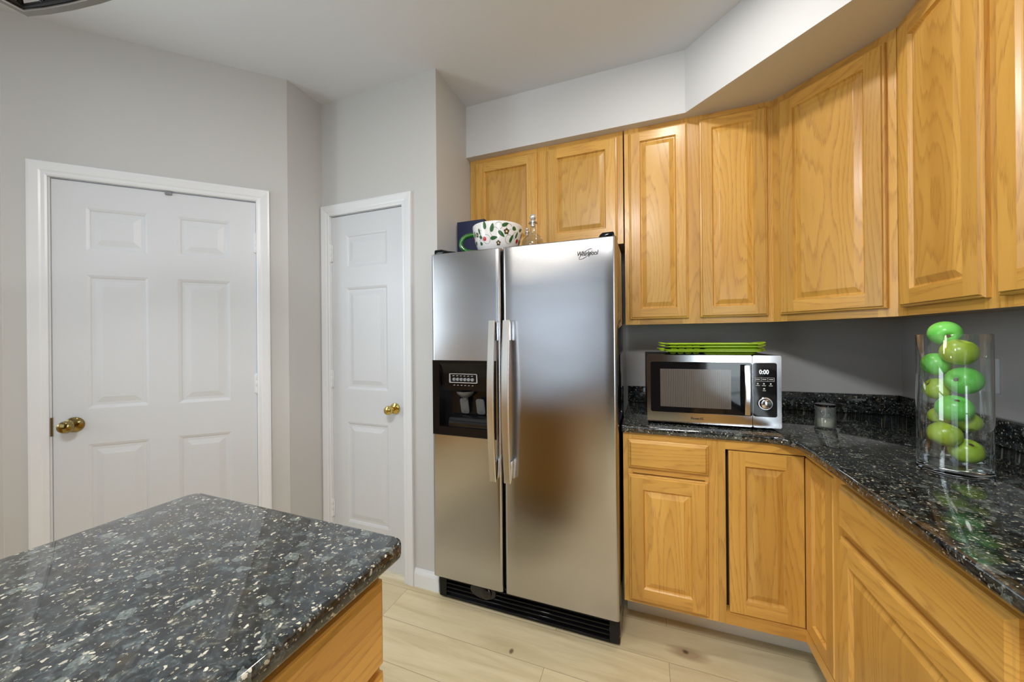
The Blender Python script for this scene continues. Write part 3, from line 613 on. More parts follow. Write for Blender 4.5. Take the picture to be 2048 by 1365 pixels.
# white strip at floor
m = MB(); Q = [(-1.228, -0.4435), (-1.228, -0.4570), (-0.4955, -0.4570), (-0.4955, -2.69), (-0.482, -2.69), (-0.482, -0.4435)]
m.prism(Q, 0.0, 0.115, 0); struct(m.build('baseboard_cabinets', plain('lightened_kick_strip', (0.86, 0.88, 0.90), 0.3), bevel=0.003))  # strip whiter than the other trim, standing in for light bounced off the floor

# countertop with upstand
ct = thing('countertop', 'L-shaped speckled black granite worktop along the back and right walls', 'countertop', (-0.3, -0.3, ZCB))
xl, yc, xc = -1.2385, -0.6394, -0.6310
arc = [(xc-0.075+0.075*math.sin(t), yc-0.075+0.075*math.cos(t)) for t in [PI/2*k/8 for k in range(9)]]
poly = [(xl, -0.001), (xl, yc)] + arc + [(xc, -2.70), (-0.001, -2.70), (-0.001, -0.001)]
m = MB(); m.prism(poly, ZCB, ZC); m.build('worktop', GRANITE, ct, bevel=0.007, seg=3, bev_ang=0.8, smooth=50)
m = MB(); m.box((xl, -0.021, ZC), (-0.0215, -0.001, 1.005)); tag(m.build('backsplash', GRANITE, bevel=0.0015), 'low black speckled granite upstand behind the microwave', 'backsplash')
m = MB(); m.box((-0.021, -2.70, ZC), (-0.001, -0.001, 1.005)); tag(m.build('backsplash', GRANITE, bevel=0.0015), 'low black granite upstand on the right wall behind the vase', 'backsplash')

# ------------------------------------------------------------------ island
XI0, XI1, YI = -2.190, -1.5586, -1.6778
isl = thing('kitchen_island', 'oak drawer island standing in the near left corner', 'cabinet', (-1.9, -2.4, 0))
m = MB(); m.box((XI0+0.05, -3.10, 0.09), (-1.624, YI-0.030, ZCB), 2); m.build('carcass', OAK, isl)
m = MB(); m.box((XI0+0.09, -3.05, 0), (-1.68, YI-0.08, 0.09), 0); m.build('plinth', DARKGAP, isl)
IF = Fr((-1.605, 0, 0), (0, 1, 0), (0, 0, 1), (1, 0, 0))
ui = YI-0.025
face_frame(IF, -3.10, 0.09, ui, ZCB, [(ui-0.03, ui), (-2.40, -2.36), (-3.10, -3.06)], [(a, b_, c_, d_) for a, b_ in ((-2.36, ui-0.03), (-3.06, -2.40)) for c_, d_ in ((0.09, 0.125), (0.385, 0.41), (0.665, 0.69), (0.855, ZCB))], isl)
for a, b_ in ((-2.355, ui-0.004), (-3.065, -2.405)):
    for z0, z1 in ((0.692, 0.846), (0.402, 0.677), (0.118, 0.386)): cab_drawer('drawer', IF, a, z0, b_, z1, isl)
def rpoly(x0, y0, x1, y1, r, n=8):
    p = []
    for cx, cy, a0 in ((x1-r, y1-r, 0), (x0+r, y1-r, PI/2), (x0+r, y0+r, PI), (x1-r, y0+r, 1.5*PI)):
        p += [(cx+r*math.cos(a0+PI/2*k/n), cy+r*math.sin(a0+PI/2*k/n)) for k in range(n+1)]
    return p
m = MB(); m.prism(rpoly(XI0, -3.15, XI1, YI, 0.028), ZCB, ZC)
tag(m.build('island_countertop', GRANITE, bevel=0.007, seg=3, bev_ang=0.8, smooth=50), 'polished black speckled granite slab with rounded corners topping the island', 'countertop')

sb = thing('added_sideboard', 'long oak sideboard against the left wall behind the camera, outside the frame', 'added_sideboard', (LEFT_X+0.25, -3.9, 0))  # unseen, added so the freezer door reflects brown wood low down
SF = Fr((LEFT_X+0.44, 0, 0), (0, 1, 0), (0, 0, 1), (1, 0, 0))
m = MB(); m.box((LEFT_X+0.02, -4.95, 0.0), (LEFT_X+0.42, -2.75, 0.88), 1); m.build('carcass', OAK, sb)
face_frame(SF, -4.95, 0.0, -2.75, 0.88, [(-4.95, -4.90), (-2.80, -2.75)], [(-4.90, -2.80, 0.0, 0.10), (-4.90, -2.80, 0.85, 0.88)], sb)
for k in range(4): cab_door('door', SF, -4.90+k*0.525, 0.11, -4.385+k*0.525, 0.845, sb)
m = MB(); m.box((LEFT_X+0.02, -4.97, 0.88), (LEFT_X+0.46, -2.73, 0.91), 1); m.build('top', OAK, sb, bevel=0.003)
WALNUT = plain('dark_walnut', (0.035, 0.018, 0.010), 0.4)
bc = thing('added_dark_cabinet', 'tall dark walnut cabinet on the rear wall behind the camera, outside the frame', 'cabinet', (-0.88, -5.0, 0))  # unseen dark block, added to darken the reflection in the microwave glass
m = MB(); m.box((-1.62, ROOM_Y+0.035, 0.0), (-0.14, -4.82, 2.10), 2); m.build('carcass', WALNUT, bc)
cs = thing('added_low_console', 'low dark walnut console on the rear wall under the window, outside the frame', 'cabinet', (-2.6, -4.95, 0))  # unseen, added to put a dark brown band in the refrigerator's reflection
m = MB(); m.box((-3.12, ROOM_Y+0.035, 0.0), (-1.66, -4.70, 0.50), 0); m.build('carcass', WALNUT, cs, bevel=0.004)
for k in range(3):
    m = MB(); m.box((-3.10+k*0.48, -4.699, 0.04), (-2.63+k*0.48, -4.682, 0.47), 0); m.build('drawer', WALNUT, cs, bevel=0.003)
for k in range(4):
    m = MB(); m.box((-1.615+k*0.368, -4.819, 0.08), (-1.252+k*0.368, -4.800, 2.09), 2); m.build('door', WALNUT, bc, bevel=0.003)
# ------------------------------------------------------------------ refrigerator
FX0, FX1, FY, FZ0, FZ1 = -2.1175, -1.2433, -0.7349, 0.1335, 1.703
fr_ = thing('refrigerator', 'large stainless side-by-side refrigerator with a black water dispenser', 'refrigerator', ((FX0+FX1)/2, -0.38, 0))
m = MB(); m.box((FX0+0.008, -0.664, 0.022), (FX1-0.002, -0.035, FZ1), 2); m.build('cabinet_body', BLACKG, fr_, bevel=0.006)
FF = Fr((0, FY, 0))
def fridge_door(name, x0, x1, hole=None):
    W = x1-x0; r = 0.014; th = 0.064
    xs = [(x0+r-r*math.cos(a), -r+r*math.sin(a)) for a in [PI/2*k/5 for k in range(6)]]
    xi = sorted({x0+r+(W-2*r)*k/12 for k in range(1, 12)} | ({hole[0], hole[2]} if hole else set()))
    xi = [x for x in xi if x0+r < x < x1-r]
    if hole and hole[0] < x0+r:
        pass
    xs += [(x, 0.0) for x in xi]
    xs += [(x1-r+r*math.sin(a), -r+r*math.cos(a)) for a in [PI/2*k/5 for k in range(6)]]
    zs = [FZ0, FZ0+0.004, FZ1-0.004, FZ1] if not hole else [FZ0, FZ0+0.004, hole[1], hole[3], FZ1-0.004, FZ1]
    m = MB(FF); rows = []
    for z in zs:
        k = 0.004 if z in (FZ0, FZ1) else 0.0
        rows.append([(x, z, w-k) for x, w in xs])
    for i in range(len(zs)-1):
        for j in range(len(xs)-1):
            if hole and abs(zs[i]-hole[1]) < 1e-6 and xs[j][0] >= hole[0]-1e-6 and xs[j+1][0] <= hole[2]+1e-6: continue
            m.face([rows[i][j], rows[i][j+1], rows[i+1][j+1], rows[i+1][j]])
    for row, z, s in ((rows[0], zs[0], 1), (rows[-1], zs[-1], -1)):
        q = row+[(x1, z, -th), (x0, z, -th)]; m.face(q if s < 0 else list(reversed(q)))
    m.face([(x0, FZ0, -th), (x1, FZ0, -th), (x1, FZ1, -th), (x0, FZ1, -th)])
    for x, j in ((x0, 0), (x1, -1)):
        for i in range(len(zs)-1): m.face([rows[i][j], rows[i+1][j], (x, zs[i+1], -th), (x, zs[i], -th)])
    if hole:
        a, b_, c_, d_ = hole; A = rect(a, b_, c_, d_, 0, 0); B = rect(a, b_, c_, d_, 0, -0.02); m.ring(A, B)
    return m.build(name, STEEL, fr_, smooth=35)
HX0, HX1, HZ0, HZ1 = -2.1030, -1.7765, 0.8285, 1.1870
ld = fridge_door('freezer_door', FX0, -1.7515, (HX0, HZ0, HX1, HZ1))
rd = fridge_door('refrigerator_door', -1.7405, FX1)
m = MB(FF); m.box((-1.752, FZ0+0.01, -0.062), (-1.740, FZ1-0.004, -0.045), 1); m.build('door_gasket', BLACKM, fr_)
def handle(x, parent):
    m = MB(FF); n = 24; z0, z1 = 0.655, 1.370; L_, R_ = x-0.0155, x+0.0155; rows = []
    for k in range(n+1):
        t = k/n; z = z0+(z1-z0)*t; w = 0.046+0.024*math.sin(PI*t); h = 0.010
        rows.append([(L_, z, w-h), (R_, z, w-h), (R_, z, w-0.002), (R_-0.003, z, w), (L_+0.003, z, w), (L_, z, w-0.002)])
    for a, b_ in zip(rows, rows[1:]): m.ring(a, b_)
    m.face(list(reversed(rows[0]))); m.face(rows[-1]); m.build('handle', SATIN, parent, smooth=30)
    for z, s in ((z0+0.004, 1), (z1-0.004, -1)):
        m = MB(FF); m.prism([(x-0.010, -0.002), (x+0.0125, -0.002), (x+0.0125, 0.042), (x-0.010, 0.042)], min(z, z+s*0.085), max(z, z+s*0.085), 1, 1)
        m.build('handle_mount', CHROME, parent, bevel=0.002)
handle(-1.7775, ld); handle(-1.7085, rd)
# dispenser
m = MB(FF)
bz = 0.018
A = rect(HX0-0.010, HZ0, HX1, HZ1, 0.0, 0.0015); 
cav = (HX0+0.028, 0.869, HX1-0.026, 1.041)
out = rect(HX0-0.0105, HZ0-0.001, HX1+0.0005, HZ1+0.001, 0, 0.0); o2 = rect(HX0-0.0105, HZ0-0.001, HX1+0.0005, HZ1+0.001, 0.004, 0.004)
m.ring(out, o2)
i2 = [(cav[0], cav[1], 0.002), (cav[2], cav[1], 0.002), (cav[2], HZ1-0.012, 0.002), (cav[0], HZ1-0.012, 0.002)]
m.ring(o2, i2)
# control fascia: gentle convex sweep from top down to the cavity lip
n = 10; prev = None
for k in range(n+1):
    t = k/n; z = (HZ1-0.012)*(1-t)+1.041*t; w = 0.002-0.030*math.sin(t*PI*0.5)**0.7*(1-t*0.15)
    row = [(cav[0], z, w), (cav[2], z, w)]
    if prev: m.face([prev[0], row[0], row[1], prev[1]])
    prev = row
wl = prev[0][2]; dp = -0.058
m.face([(cav[0], 1.041, wl), (cav[0], 1.041, dp), (cav[2], 1.041, dp), (cav[2], 1.041, wl)])
m.face([(cav[0], cav[1], dp), (cav[2], cav[1], dp), (cav[2], 1.041, dp), (cav[0], 1.041, dp)])
for x in (cav[0], cav[2]): m.face([(x, cav[1], 0.002), (x, cav[1], dp), (x, 1.041, dp), (x, 1.041, wl), (x, HZ1-0.012, 0.002)])
m.face([(cav[0], cav[1], 0.002), (cav[2], cav[1], 0.002), (cav[2], cav[1], dp), (cav[0], cav[1], dp)])
m.build('dispenser_housing', BLACK, ld, smooth=25)
m = MB(FF)
for k in range(6): m.lathe((-2.004+k*0.0197, 1.096, -0.018), [(0, 0.004), (0.0075, 0.004), (0.0082, 0.002), (0.0082, -0.012)], 20, 2)
m.build('buttons', GREYP, ld, smooth=40)
m = MB(FF); x0, x1, z0, z1, w = -2.026, -1.880, 1.080, 1.123, -0.0115
for a, b_ in (((x0, z0), (x1, z0+0.0014)), ((x0, z1-0.0014), (x1, z1)), ((x0, z0), (x0+0.0014, z1)), ((x1-0.0014, z0), (x1, z1))): m.box((a[0], a[1], w-0.012), (b_[0], b_[1], w+0.0008))
for k in range(6):
    m.box((-2.008+k*0.0197, 1.1125, w-0.012), (-2.000+k*0.0197, 1.1140, w+0.0006))
    m.box((-2.007+k*0.0197, 1.0665, -0.03), (-2.001+k*0.0197, 1.0680, w-0.006))
m.build('button_legend', WHITEINK, ld)
m = MB(FF); m.lathe((-1.950, 1.030, -0.032), [(0.044, 0.010), (0.042, 0.0), (0.026, -0.016), (0.014, -0.022), (0.012, -0.034), (0, -0.034)], 32, 1); m.build('ice_chute', SMOKE, ld, smooth=50)
for x in (-1.957, -1.872):
    m = MB(Fr(FF(x, 0.995, -0.030), (1, 0, 0), Vector((0, -0.25, 1)).normalized(), Vector((0, -1, -0.25)).normalized()))
    m.prism(rpoly(-0.022, -0.068, 0.022, 0.010, 0.012, 4), -0.004, 0.004); m.build('paddle', SMOKE, ld, bevel=0.002)
m = MB(FF)
pr = [(0.869, -0.056), (0.869, -0.006), (0.885, -0.004), (0.905, -0.010), (0.918, -0.024), (0.924, -0.044), (0.924, -0.056)]
A = [(-2.028, z, w) for z, w in pr]; B = [(-1.803, z, w) for z, w in pr]; m.ring(A, B); m.face(A); m.face(list(reversed(B)))
m.build('drip_tray', BLACKG, ld, smooth=40)
text_mesh('brand_lettering', 'Whirlpool', LETTER, rd, Fr(FF(-1.404, 1.632, 0.0004), (1, 0, 0), (0, 0, 1), (0, -1, 0)), 0.0265, 0.0010, 0.25, 0.78, 0.0004)
m = MB(FF); q = []
for k in range(26):
    t = 2*PI*(0.05+0.86*k/25); q.append((-1.366+0.034*math.cos(t)*math.cos(.6)-0.010*math.sin(t)*math.sin(.6), 1.638+0.034*math.cos(t)*math.sin(.6)+0.010*math.sin(t)*math.cos(.6), 0.0006))
m.tube(q, 0.0009, 5); m.build('badge_swoosh', LETTER, rd)
# base grille
m = MB(Fr((0, -0.690, 0))); m.box((FX0+0.006, 0.012, -0.045), (FX1-0.004, 0.128, -0.012))
m.box((FX0+0.006, 0.012, -0.012), (FX0+0.045, 0.128, 0.0)); m.box((FX1-0.045, 0.012, -0.012), (FX1-0.004, 0.128, 0.0))
m.box((FX0+0.045, 0.116, -0.012), (FX1-0.045, 0.128, 0.0)); m.box((FX0+0.045, 0.012, -0.012), (FX1-0.045, 0.022, 0.0))
for k in range(4): m.box((FX0+0.045, 0.036+k*0.020, -0.012), (FX1-0.045, 0.043+k*0.020, -0.001), 0)
g = m.build('base_grille', BLACK, fr_, bevel=0.0012, seg=1)
GF = Fr((-1.868, -0.690, 0.086))
m = MB(GF); pts = [(0.062*math.cos(t)*(1.0 if math.cos(t) > 0 else 1.15), 0.036*math.sin(t)) for t in [2*PI*k/32 for k in range(32)]]
m.prism(pts, -0.012, 0.003); m.build('filter_bezel', BLACKM, g, bevel=0.002)
m = MB(GF); m.lathe((0.012, 0.0, 0.0), [(0, 0.016), (0.024, 0.016), (0.029, 0.012), (0.030, 0.002)], 28, 2); m.build('filter_knob', BLACKG, g, smooth=40)
for x in (FX0+0.020, FX1-0.022):
    m = MB(Fr((x, -0.690, 0.118))); m.lathe((0, 0, 0), [(0, 0.004), (0.005, 0.004), (0.008, 0.0)], 14, 2); m.build('screw', CHROME, g, smooth=40)
for x0, x1, s in ((FX0+0.012, FX0+0.135, 1), (FX1-0.125, FX1-0.010, -1)):
    m = MB(Fr((0, -0.700, FZ1))); xx = x0 if s > 0 else x1
    pf = [(0, 0), (0, 0.020), (0.006, 0.024), (0.040, 0.024), (0.075, 0.014), (0.118, 0.006), (0.118, 0)] if s > 0 else [(0, 0), (0, 0.017), (0.004, 0.021), (0.046, 0.021), (0.056, 0.014), (0.062, 0.004), (0.062, 0)]
    m.prism([(xx+s*a, b_) for a, b_ in pf], -0.045, 0.022, 1, 2); m.build('hinge_cover', BLACK, fr_, bevel=0.003)

# ------------------------------------------------------------------ things on the refrigerator
TZ = FZ1
bk = thing('book', 'tall dark navy hardback standing on the refrigerator behind the mug', 'book', (-2.04, -0.45, TZ))
m = MB(); m.box((-2.1215, -0.462, TZ), (-1.955, -0.459, TZ+0.240)); m.box((-2.1215, -0.430, TZ), (-1.955, -0.427, TZ+0.240)); m.box((-1.958, -0.459, TZ), (-1.955, -0.430, TZ+0.240)); m.build('cover', NAVY, bk, bevel=0.0008)
m = MB(); m.box((-2.118, -0.459, TZ+0.004), (-1.958, -0.430, TZ+0.236)); m.build('pages', PAGES, bk)
MC = Vector((-1.822, -0.592, TZ)); 
def mug_r(z):
    P = [(0.0, 0.078), (0.008, 0.086), (0.03, 0.100), (0.06, 0.111), (0.09, 0.118), (0.133, 0.1245)]
    for (a, r0), (b_, r1) in zip(P, P[1:]):
        if z <= b_: return r0+(r1-r0)*(z-a)/(b_-a)
    return P[-1][1]
mg = thing('mug', 'oversized white mug painted with leaves and red berries, green handle', 'mug', tuple(MC))
MF = Fr(MC, (1, 0, 0), (0, 1, 0), (0, 0, 1))
zz = [0, 0.004, 0.008, 0.02, 0.03, 0.045, 0.06, 0.075, 0.09, 0.105, 0.12, 0.131]
prof = [(0, 0)]+[(mug_r(z)-(0.003 if z == 0 else 0), z) for z in zz]+[(0.1235, 0.1345), (0.1205, 0.1345), (0.1185, 0.131)]+[(mug_r(z)-0.006, z) for z in reversed(zz[3:-1])]+[(0.09, 0.010), (0, 0.008)]
m = MB(MF); m.lathe((0, 0, 0), prof, 64, 2); m.build('bowl', CERAM, mg, smooth=50)
aH = math.radians(196)
hd = Vector((math.cos(aH), math.sin(aH), 0)); hp = []
for k in range(17):
    t = PI*k/16; rr = 0.113+0.072*math.sin(t)**0.8; z = 0.063+0.043*math.cos(t)*(1.0 if k else 1); hp.append(tuple(hd*rr+Vector((0, 0, z))))
m = MB(MF); m.tube(hp, 0.011, 12); m.build('handle', GREENG, mg, smooth=60)
# painted decoration: facing the viewer; (a,z) -> surface
a0 = math.atan2(-2.244+0.592, -1.132+1.822)
def MS(s, z, e=0.0006):   # s arc position in metres, rightwards seen from the viewer
    r = mug_r(z)+e; t = a0+s/0.118; return (r*math.cos(t), r*math.sin(t), z)
m = MB(MF)
def decal(mi, pts, e=0.0006):
    m.m = mi; c = (sum(p[0] for p in pts)/len(pts), sum(p[1] for p in pts)/len(pts))
    for i in range(len(pts)): m.face([MS(*c, e+0.0003), MS(*pts[i], e), MS(*pts[(i+1) % len(pts)], e)])
def leaf(s, z, ang, ln, wd, mi=0):
    pts = []; ln *= 1.15; wd *= 1.2
    for k in range(14):
        t = 2*PI*k/14; x = ln*math.cos(t)/2; y_ = wd*math.sin(t)/2*(1-0.25*math.cos(t))
        if k == 0: x *= 1.15
        pts.append((s+x*math.cos(ang)-y_*math.sin(ang), z+x*math.sin(ang)+y_*math.cos(ang)))
    decal(mi, pts)
def blob(s, z, r, mi, e=0.0006): decal(mi, [(s+r*math.cos(2*PI*k/14), z+r*math.sin(2*PI*k/14)) for k in range(14)], e)
def vine(s, z, r, t0, t1, sx=1.0):
    m.m = 4; q = [MS(s+sx*r*math.cos(t0+(t1-t0)*k/16), z+r*math.sin(t0+(t1-t0)*k/16), 0.0004) for k in range(17)]; m.tube(q, 0.0006, 5)
def flower(s, z, r):
    for k in range(5): blob(s+r*0.62*math.cos(PI/2+2*PI*k/5), z+r*0.62*math.sin(PI/2+2*PI*k/5), r*0.42, 2)
    blob(s, z, r*0.34, 3, 0.0012)
for a in [(-0.062, 0.117, 1.6, 0.032, 0.014), (-0.026, 0.103, 1.35, 0.034, 0.015), (0.035, 0.118, 0.45, 0.028, 0.014), (0.084, 0.106, -0.2, 0.020, 0.016), (-0.096, 0.093, -1.35, 0.028, 0.009), (-0.092, 0.068, -0.5, 0.018, 0.013),
          (-0.020, 0.058, 0.15, 0.030, 0.014), (0.018, 0.076, -0.7, 0.034, 0.014), (0.073, 0.059, 1.2, 0.033, 0.013), (0.105, 0.080, 1.2, 0.030, 0.011), (-0.098, 0.040, -0.2, 0.016, 0.014), (-0.140, 0.090, 1.3, 0.026, 0.012), (0.135, 0.110, 0.5, 0.028, 0.012), (0.15, 0.055, -0.6, 0.03, 0.013), (-0.150, 0.050, 0.3, 0.028, 0.012)]: leaf(*a)
for s, z in ((-0.070, 0.058), (0.118, 0.055), (-0.165, 0.075)): blob(s, z, 0.0105, 1)
flower(0.043, 0.088, 0.014); flower(-0.117, 0.083, 0.012); flower(0.004, 0.036, 0.012); flower(0.165, 0.09, 0.013)
for a in [(-0.014, 0.084, 0.021, -0.5, 4.6), (-0.058, 0.055, 0.020, 2.4, 8.2), (0.055, 0.110, 0.014, 0.3, 5.6), (0.006, 0.112, 0.016, -1.2, 2.6), (0.060, 0.055, 0.020, 0.6, 5.8), (0.10, 0.075, 0.017, 1.6, 4.4), (-0.085, 0.108, 0.010, 3.0, 5.0), (-0.094, 0.048, 0.012, 0.2, 2.8)]: vine(*a)
m.build('painted_decoration', [LEAFG, REDP, BROWNP, CREAMP, INK], mg)
def decanter(name, label, x, y, k, grp, rb, h, ball):
    d = thing(name, label, 'bottle', (x, y, TZ), grp); F = Fr((x, y, TZ), (1, 0, 0), (0, 1, 0), (0, 0, 1))
    pf = [(0, 0), (rb*0.86, 0), (rb, 0.012), (rb, h*0.33), (rb*0.94, h*0.43), (rb*0.72, h*0.53), (rb*0.42, h*0.60), (0.0175*k, h*0.66), (0.0160*k, h*0.82), (0.0165*k, h*0.86), (0.024*k, h*0.875), (0.024*k, h*0.895), (0.014*k, h*0.9)]
    m = MB(F); m.lathe((0, 0, 0), pf, 40, 2); m.build('bottle', GLASSB, d, smooth=60)
    m = MB(F); z = h*0.90
    m.lathe((0, 0, z), [(0.0, -h*0.10), (0.010*k, -h*0.10), (0.012*k, 0.0), (0.020*k, 0.002), (0.020*k, 0.006), (0.008*k, 0.010)]+[(ball*math.cos(t), 0.012+ball+ball*math.sin(t)) for t in [-PI/2*0.9+PI*0.95*q/12 for q in range(13)]]+[(0, 0.012+2*ball)], 28, 2)
    m.build('stopper', ball_mat, d, smooth=60)
ball_mat = plain('silvered_glass_stopper', (0.75, 0.77, 0.80), 0.12, 0.7)
decanter('decanter', 'clear glass decanter with a silvery ball stopper beside the mug', -1.666, -0.500, 1.0, 'glass bottles on the refrigerator', 0.058, 0.190, 0.0165)
decanter('decanter', 'smaller clear glass bottle half hidden behind the mug and decanter', -1.728, -0.405, 0.62, 'glass bottles on the refrigerator', 0.038, 0.170, 0.0085)

# ------------------------------------------------------------------ microwave
MO = Vector((-1.1323, -0.5699, 0.926)); MU = Vector((0.49175, 0.0143, 0)).normalized(); MW = Vector((MU.y, -MU.x, 0))
MWF = Fr(MO, MU, (0, 0, 1), MW); MWd, MH, MD = 0.4935, 0.287, 0.375
mw = thing('microwave', 'stainless-fronted microwave oven standing on the back counter', 'microwave', tuple(MWF(MWd/2, -0.012, -MD/2)))
m = MB(MWF); m.box((0.002, 0.0, -MD), (MWd-0.002, MH, -0.018)); m.build('body', BLACKM, mw, bevel=0.004)
SPL = 0.3955
def frame_plate(name, u0, v0, u1, v1, hole, parent, mat, rr=0.008, th=0.020):
    m = MB(MWF); o_ = rpoly(u0, v0, u1, v1, 0.006, 4); h_ = rpoly(*hole, rr, 4); 
    fr0 = [(x, y, 0.0) for x, y in o_]; fh = [(x, y, 0.0) for x, y in h_]
    m.ring(fr0, fh)
    m.ring([(x, y, -th) for x, y in o_], fr0); m.ring(fh, [(x, y, -0.006) for x, y in h_])
    return m.build(name, mat, parent, smooth=30)
door = frame_plate('door', 0.0, 0.0, SPL-0.001, MH, (0.015, 0.043, SPL-0.0012, 0.258), mw, STEEL2)
m = MB(MWF); m.box((0.0145, 0.0425, -0.012), (SPL-0.0012, 0.2585, -0.0035)); m.build('door_glass', BLACKG, door)
m = MB(MWF); m.face([(0.054, 0.066, -0.0032), (0.321, 0.066, -0.0032), (0.321, 0.228, -0.0032), (0.054, 0.228, -0.0032)], 1); m.build('window_screen', SCREEN, door)
m = MB(MWF); n = 20; rows = []
for k in range(n+1):
    t = k/n; z = 0.052+0.196*t; w = 0.030+0.006*math.sin(PI*t); x = 0.372
    rows.append([(x-0.010, z, w-0.008), (x+0.010, z, w-0.008), (x+0.010, z, w-0.002), (x+0.007, z, w), (x-0.007, z, w), (x-0.010, z, w-0.002)])
for a, b_ in zip(rows, rows[1:]): m.ring(a, b_)
m.face(list(reversed(rows[0]))); m.face(rows[-1]); m.box((0.364, 0.060, -0.004), (0.380, 0.080, 0.026)); m.box((0.364, 0.222, -0.004), (0.380, 0.242, 0.026))
m.build('handle', STEEL2, door, smooth=30)
text_mesh('brand_lettering', 'PowerXL', LETTER, door, Fr(MWF(0.171, 0.0175, 0.0003), MU, (0, 0, 1), MW), 0.0125, 0.0003, 0.2, 1.0, 0.0003)
cp = frame_plate('control_panel', SPL+0.001, 0.0, MWd, MH, (SPL+0.0014, 0.043, MWd-0.015, 0.258), mw, STEEL2)
m = MB(MWF); m.box((SPL+0.0014, 0.0425, -0.012), (MWd-0.0145, 0.2585, -0.0035)); m.build('control_glass', BLACKG, cp)
text_mesh('display_digits', '0:00', DIGIT, cp, Fr(MWF(0.4195, 0.2135, -0.0030), MU, (0, 0, 1), MW), 0.0240, 0.0002, 0.0, 0.80, 0.0004)
m = MB(MWF); w = -0.0031
def line(u0, v0, u1, v1): m.face([(u0, v0, w), (u1, v0, w), (u1, v1, w), (u0, v1, w)])
for z in (0.184, 0.198): line(0.405, z, 0.470, z+0.0008)
for x in (0.405, 0.4265, 0.4485, 0.470): line(x, 0.184, x+0.0008, 0.1988)
for x in (0.408, 0.430, 0.453): line(x, 0.1905, x+0.014, 0.1930)
for x in (0.408, 0.429, 0.452): line(x, 0.166, x+0.013, 0.168); line(x+0.004, 0.172, x+0.009, 0.177)
line(0.431, 0.146, 0.442, 0.148); line(0.433, 0.152, 0.439, 0.157)
m.build('panel_legend', WHITEINK, cp)
m = MB(MWF); m.lathe((0.4385, 0.096, -0.0035), [(0.0255, 0.0), (0.0255, 0.006), (0.0235, 0.008), (0.0215, 0.008), (0.020, 0.010), (0.0185, 0.020), (0.0165, 0.0215), (0, 0.0210)], 40, 2); m.build('dial', STEEL2, cp, smooth=40)
for u_, w_ in ((0.065, -0.035), (0.428, -0.035), (0.065, -0.34), (0.428, -0.34)):
    m = MB(MWF); m.lathe((u_, -0.0125, w_), [(0, 0), (0.010, 0), (0.012, 0.0125), (0, 0.0125)], 16, 1); m.build('foot', BLACKM, mw, smooth=40)
# trays
def tray(label, dz, rot, dx=0.0, waves=True):
    base = Vector((-0.874+dx, -0.420, 0.926+MH+dz))
    t = thing('serving_tray', label, 'tray', tuple(base), 'lime green trays stacked on the microwave')
    F = Fr(base, (math.cos(rot), math.sin(rot), 0), (-math.sin(rot), math.cos(rot), 0), (0, 0, 1)); hx, hy = 0.183, 0.108
    m = MB(F); h = 0.0165
    def edge(ix, iy, z): return [(x, y, z) for x, y in rpoly(-hx+ix, -hy+iy, hx-ix, hy-iy, 0.02, 6)]
    prof = [(0.017, 0.0085), (0.010, h-0.003), (0.007, h), (0.0, h), (0.0, h-0.0030), (0.008, h-0.0032)]
    R = [edge(i, i, z) for i, z in prof]
    m.face(R[0])
    for a, b_ in zip(R, R[1:]): m.ring(a, b_)
    m.build('tray_body', LIME, t, smooth=40)
    m = MB(F); A = rpoly(-0.030, -hy+0.014, hx-0.014, hy-0.014, 0.012, 5); B = rpoly(-0.024, -hy+0.022, hx-0.026, hy-0.022, 0.012, 5)
    m.ring([(x, y, 0.009) for x, y in A], [(x, y, 0.0) for x, y in B]); m.face([(x, y, 0.0) for x, y in B]); m.build('tray_well', LIME, t, smooth=40)
    for k in range(4):
        m = MB(F); x = -0.150+k*0.030; R = [[(x+0.0125*math.cos(q_), y_*(1-0.10*abs(math.sin(q_))), 0.009+0.009*math.sin(q_)) for q_ in [PI+PI*i/12 for i in range(13)]] for y_ in (-hy+0.010, hy-0.010)]
        for i in range(12): m.face([R[0][i], R[0][i+1], R[1][i+1], R[1][i]])
        m.face(R[0]); m.face(R[1]); m.build('taco_channel', LIME, t, smooth=50)
    for s in (-1, 1):
        m = MB(F); q = []
        for k in range(13):
            a = -PI/2+PI*k/12; q.append((s*(hx+0.030*max(0, math.cos(a))**0.6-0.004), 0.062*math.sin(a), h-0.001+0.004*math.cos(a)))
        m.tube(q, 0.0024, 6); m.build('handle', LIME, t, smooth=50)
    return t
tray('lime green handled tray lying on the microwave, lowest of the stack', 0.0005, 0.0)
tray('lime green handled tray second from the bottom of the stack', 0.0062, -0.006, -0.002)
tray('lime green handled tray second from the top of the stack', 0.0205, 0.012, 0.003)
tray('lime green handled tray lying topmost on the stack', 0.0315, -0.010, 0.003)

# ------------------------------------------------------------------ candle jar
jc = Vector((-0.4515, -0.4196, ZC)); JF = Fr(jc, (1, 0, 0), (0, 1, 0), (0, 0, 1))
j = thing('candle_jar', 'small clear glass candle jar with a dark lid and cream wax', 'candle', tuple(jc))
m = MB(JF); m.lathe((0, 0, 0), [(0, 0.0003), (0.030, 0.0003), (0.0339, 0.004), (0.0339, 0.087), (0.0325, 0.088), (0.0312, 0.087), (0.0312, 0.008), (0, 0.007)], 48, 2); m.build('jar', GLASSJ, j, smooth=50)
m = MB(JF); m.lathe((0, 0, 0), [(0, 0.0085), (0.0305, 0.0085), (0.0305, 0.033), (0.024, 0.035), (0, 0.034)], 40, 2); m.build('wax', WAX, j, smooth=50)
m = MB(JF); m.lathe((0, 0, 0), [(0, 0.086), (0.0305, 0.086), (0.0305, 0.0895), (0.0335, 0.0898), (0.0335, 0.0955), (0.031, 0.097), (0, 0.0972)], 40, 2); m.build('lid', BLACKG, j, smooth=30)
